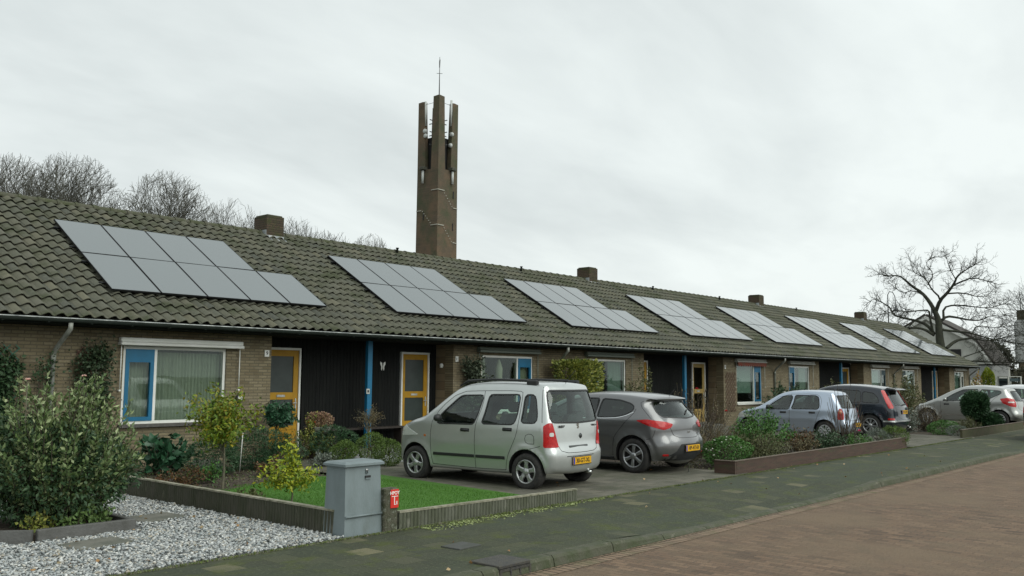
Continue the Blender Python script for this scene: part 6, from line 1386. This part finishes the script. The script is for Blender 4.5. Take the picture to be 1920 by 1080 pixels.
bo = MB(); bo.lathe([(0, 0), (.2, 0), (.26, .1), (.2, .2), (0, .22)], 'z', (0, 0, 0), 9, False); o = bo.build('garden_boulder', mat('pale_rock', (.2, .19, .16), .9, c2=(.1, .1, .08), nscale=6, bump=.8, bscale=15), None, (8.75, 15.0, 0)); o.scale = (1.3, .8, 1); props(o, 'flat pale boulder beside the large-leaved plant under the window', 'rock')
# raised pot with chrysanthemum
pt = empty('flower_pot', (11.85, 15.9, .0), 0, 'low stone bowl of flowers on a pedestal before the black recess', 'flower pot')
MB().lathe([(0, 0), (.16, 0), (.14, .1), (.10, .35), (.16, .499), (0, .499)], 'z', (0, 0, 0), 20).build('pedestal', m_slab, pt); MB().lathe([(0, .50), (.2, .50), (.31, .66), (.29, .66), (.2, .60), (0, .60)], 'z', (0, 0, 0), 28).build('bowl', m_slab, pt)
ball('chrysanthemum', (11.87, 15.9, .60), .27, .25, .19, 1900, .035, .028, lm('mum_bloom', [(.22, .11, .09), (.16, .12, .06), (.26, .15, .10), (.10, .09, .04)]), 'rounded dusky chrysanthemum growing in the stone bowl', 'plant', zc=.18)
shrub('pansy', (11.62, 15.8, .56), .13, .1, .2, 160, .04, .03, L_red, 'dark red foliage with orange blooms at the rim of the stone bowl', 'plant', shoots=12, flowers=(F_or, 5, .03))
m_stk = mat('white_stake', (.6, .6, .56), .6); o = MB().tube([(0, 0, 0), (.04, 0, .70)], .007, 6).build('plant_stake', m_stk, None, (9.05, 14.4, 0)); props(o, 'thin white stake right of the little yellow-green tree', 'stake')
ck = empty('wall_clock', (10.35, 16.57, 1.26), 0, 'small round black and white dial on the brick right of the nearest window', 'dial')
MB().lathe([(0, -.02), (.075, -.02), (.085, .0), (.085, .02), (0, .02)], 'y', (0, 0, 0), 20).build('rim', m_num, ck); MB().lathe([(0, -.026), (.055, -.026), (.055, -.021), (0, -.021)], 'y', (0, 0, 0), 20).build('face', m_white, ck)

# bed between the two driveways
shrub('rose_bush', (17.0, 11.3, 0), 1.0, .9, 1.35, 900, .05, .03, L_olive, 'rangy rose bush with white blooms right of the grey hatchback', 'bush', shoots=70, clump=.07, stemr=.009, flowers=(F_white, 6, .05))
shrub('rose_bush', (18.6, 10.6, 0), 1.2, .9, 1.65, 1300, .05, .025, L_brn, 'tall twiggy brown rose bush with a few red blooms', 'bush', shoots=120, clump=.06, stemr=.009, flowers=(F_redf, 4, .06))
shrub('ornamental_grass', (16.2, 9.7, 0), .75, .6, .85, 2200, .16, .008, L_brn, 'dry brown stalks beside the rear of the grey hatchback', 'plant', shoots=110, clump=.05, up=1.6, stemr=.006)
shrub('ornamental_grass', (17.6, 9.6, 0), .8, .6, .7, 2200, .14, .008, L_brn, 'dry tufted stalks behind the white-flowered green bush', 'plant', shoots=110, clump=.05, up=1.6, stemr=.006)
ball('flowering_bush', (16.6, 8.85, 0), .52, .42, .30, 4200, .045, .022, L_brt, 'bright green bush with tiny white flowers at the near end of the board wall', 'bush', lump=.14)
shrub('daisy_tuft', (16.35, 8.75, 0), .45, .35, .6, 80, .03, .02, L_brt, 'sparse white daisies rising from the bright green bush', 'flower', shoots=26, flowers=(F_white, 16, .026))
shrub('heather_bush', (18.0, 8.75, 0), .95, .55, .62, 6500, .045, .016, L_olive, 'broad olive brown bush behind the board wall', 'bush', shoots=110, clump=.10)
shrub('green_shrub', (20.6, 10.0, 0), .95, .7, 1.12, 4600, .07, .035, L_brt, 'lush light green shrub in front of the small silver hatchback', 'bush', shoots=70, clump=.09)
shrub('flower_bed_plant', (21.6, 8.8, 0), .8, .45, .6, 2400, .055, .03, L_dark, 'dark green low shrub in the middle of the walled bed', 'plant', shoots=50, clump=.12)
shrub('flower_bed_plant', (20.6, 8.9, 0), .5, .35, .45, 900, .05, .03, L_brn, 'brown withered plant behind the middle of the board wall', 'plant', shoots=40, clump=.1)
shrub('flower_bed_plant', (21.3, 9.4, 0), .6, .4, .7, 900, .06, .03, L_red, 'rust-leaved plant below the door of the small silver hatchback', 'plant', shoots=30, clump=.1)
shrub('flower_bed_plant', (23.2, 8.6, 0), .45, .35, .42, 900, .05, .03, L_brt, 'low green plant with pink blooms near the far end of the bed', 'plant', shoots=30, clump=.12, flowers=(F_mag, 3, .06))
shrub('bare_shrub', (23.3, 9.0, 0), .55, .55, 1.75, 120, .04, .02, L_olive, 'thin bare upright shrub before the tail of the small silver hatchback', 'shrub', shoots=44, clump=.05, stemr=.013)
ball('lavender', (24.05, 8.45, 0), .38, .32, .24, 1700, .09, .01, L_silv, 'silver-grey lavender at the far end of the board wall', 'plant')
ball('green_tuft', (24.5, 8.2, 0), .40, .32, .27, 1700, .08, .012, L_box, 'green tuft hanging over the far end of the board wall', 'plant')
shrub('ground_cover', (17.6, 8.3, 0), 1.6, .3, .18, 900, .05, .02, L_dark, 'low green leaves along the inside of the board wall', 'plant', shoots=50, clump=.1)
shrub('green_shrub', (34.6, 15.6, 0), 1.9, .6, 1.75, 4600, .12, .05, L_dark, 'spreading green shrub under the window behind the small silver hatchback', 'bush', shoots=60, clump=.1)
shrub('green_shrub', (38.6, 15.4, 0), 1.6, .6, 1.75, 4200, .11, .05, L_olive, 'olive green shrub behind the dark people carrier', 'bush', shoots=60, clump=.1)
# far garden with topiary
ball('topiary_ball', (35.35, 8.95, 0), .44, .44, .46, 9000, .09, .05, L_con, 'big dark round topiary bush hiding the middle of the silver one-box car', 'bush', zc=.88, trunk=.06, fill=.3)
ball('topiary_ball', (35.8, 8.6, 0), .46, .4, .30, 6000, .09, .05, L_con, 'low dark topiary mound beside the round one', 'bush', fill=.12)
shrub('rose_bush', (47.5, 15.3, 0), 1.9, .9, 2.1, 3200, .1, .06, L_olive, 'large rose bush with a white bloom by the last dark recess', 'bush', shoots=60, clump=.08, flowers=(F_white, 3, .12))
shrub('bare_shrub', (33.3, 10.0, 0), .8, .7, 1.0, 1300, .05, .02, L_brn, 'dense brown twiggy shrub before the nose of the silver one-box car', 'shrub', shoots=120, clump=.06)
shrub('silver_shrub', (32.3, 10.3, 0), .45, .45, .85, 1100, .07, .04, L_silv, 'silver-leaved shrub with pale blooms between the dark car and the topiary', 'bush', shoots=34, flowers=(F_white, 6, .05))
shrub('green_shrub', (31.6, 10.4, 0), .4, .35, .6, 1100, .07, .03, L_yelg, 'yellow leaved low bush right behind the dark people carrier', 'bush', shoots=30)
ball('green_tuft', (31.6, 9.0, 0), .62, .45, .22, 2200, .06, .02, L_brt, 'low bright green cushion in the far garden', 'plant')
ball('lavender', (31.2, 8.45, 0), .5, .3, .16, 1200, .07, .012, L_silv, 'grey low cushion in front of the bright green one', 'plant')
shrub('ornamental_grass', (33.3, 8.7, 0), .7, .4, .5, 1800, .12, .012, L_olive, 'tawny tuft left of the low topiary mound', 'plant', shoots=60, clump=.08)
shrub('rose_bush', (32.4, 14.8, 0), .9, .6, 1.2, 1200, .08, .05, L_red, 'reddish rose bush under the slatted blind window', 'bush', shoots=40, flowers=(F_white, 4, .07))
ball('golden_conifer', (66.7, 15.98, 0), .38, .38, .85, 3200, .10, .05, L_yelg, 'egg-shaped golden green conifer beyond the gable end', 'bush', zc=1.75, trunk=.1)
ball('green_hedge', (67.3, 15.0, 0), 1.2, .8, .6, 2600, .12, .05, L_box, 'low green hedge under the golden conifer', 'hedge', zc=.8)
shrub('bronze_shrub', (65.9, 16.4, 0), .7, .5, 2.4, 500, .16, .12, lm('bronze_leaf', [(.35, .16, .05), (.25, .2, .06), (.12, .14, .04)]), 'orange-leaved espalier against the white wall at the gable end', 'shrub', shoots=20)
# leaf litter and moss tufts along the edging
n = 5200; P = np.stack([rng.uniform(3, 30, n), 7.74+rng.normal(size=n)*.018, np.full(n, .004)], 1); D = rdir(n)*.8; D[:, 2] = .8
props(leaves_obj('moss_tufts', P, D, .028, .008, lm('moss_leaf', [(.06, .09, .015), (.09, .12, .02), (.05, .07, .015)]), None), kind='stuff', label='moss growing in the joint along the garden edging', cat='moss')
n = 2600; u_ = rng.uniform(0, 1, n); P = np.stack([7.2+3.8*u_, 7.72-abs(rng.normal(size=n))*.10*(1.2-u_), np.full(n, .003)], 1); P = P[(np.sin(P[:, 0]*9)+np.sin(P[:, 0]*23+P[:, 1]*40) > -.2)]; D = rdir(len(P)); D[:, 2] = abs(D[:, 2])*.15
props(leaves_obj('lichen_crust', P, D, .03, .022, lm('lichen_leaf', [(.16, .19, .07), (.22, .25, .11), (.12, .16, .05)]), None), kind='stuff', label='yellow green crust of moss along the foot of the pale ribbed wall', cat='moss')
# soil clods and small weeds in the beds
n = 5000; xs_ = np.where(rng.uniform(size=n) < .4, rng.uniform(6.4, 10.2, n), rng.uniform(15.7, 24.5, n)); ys_ = np.where(xs_ < 11, rng.uniform(12.7, 16, n), rng.uniform(8, 11, n))
P = np.stack([xs_, ys_, np.full(n, -.01)], 1); D = rdir(n); D[:, 2] = abs(D[:, 2])*.6
props(leaves_obj('weeds', P, D, .045, .025, lm('weed_leaf', [(.05, .07, .02), (.08, .06, .03), (.04, .08, .02), (.1, .08, .05)]), None), kind='stuff', label='small weeds and leaf litter on the soil of the flower beds', cat='weeds')
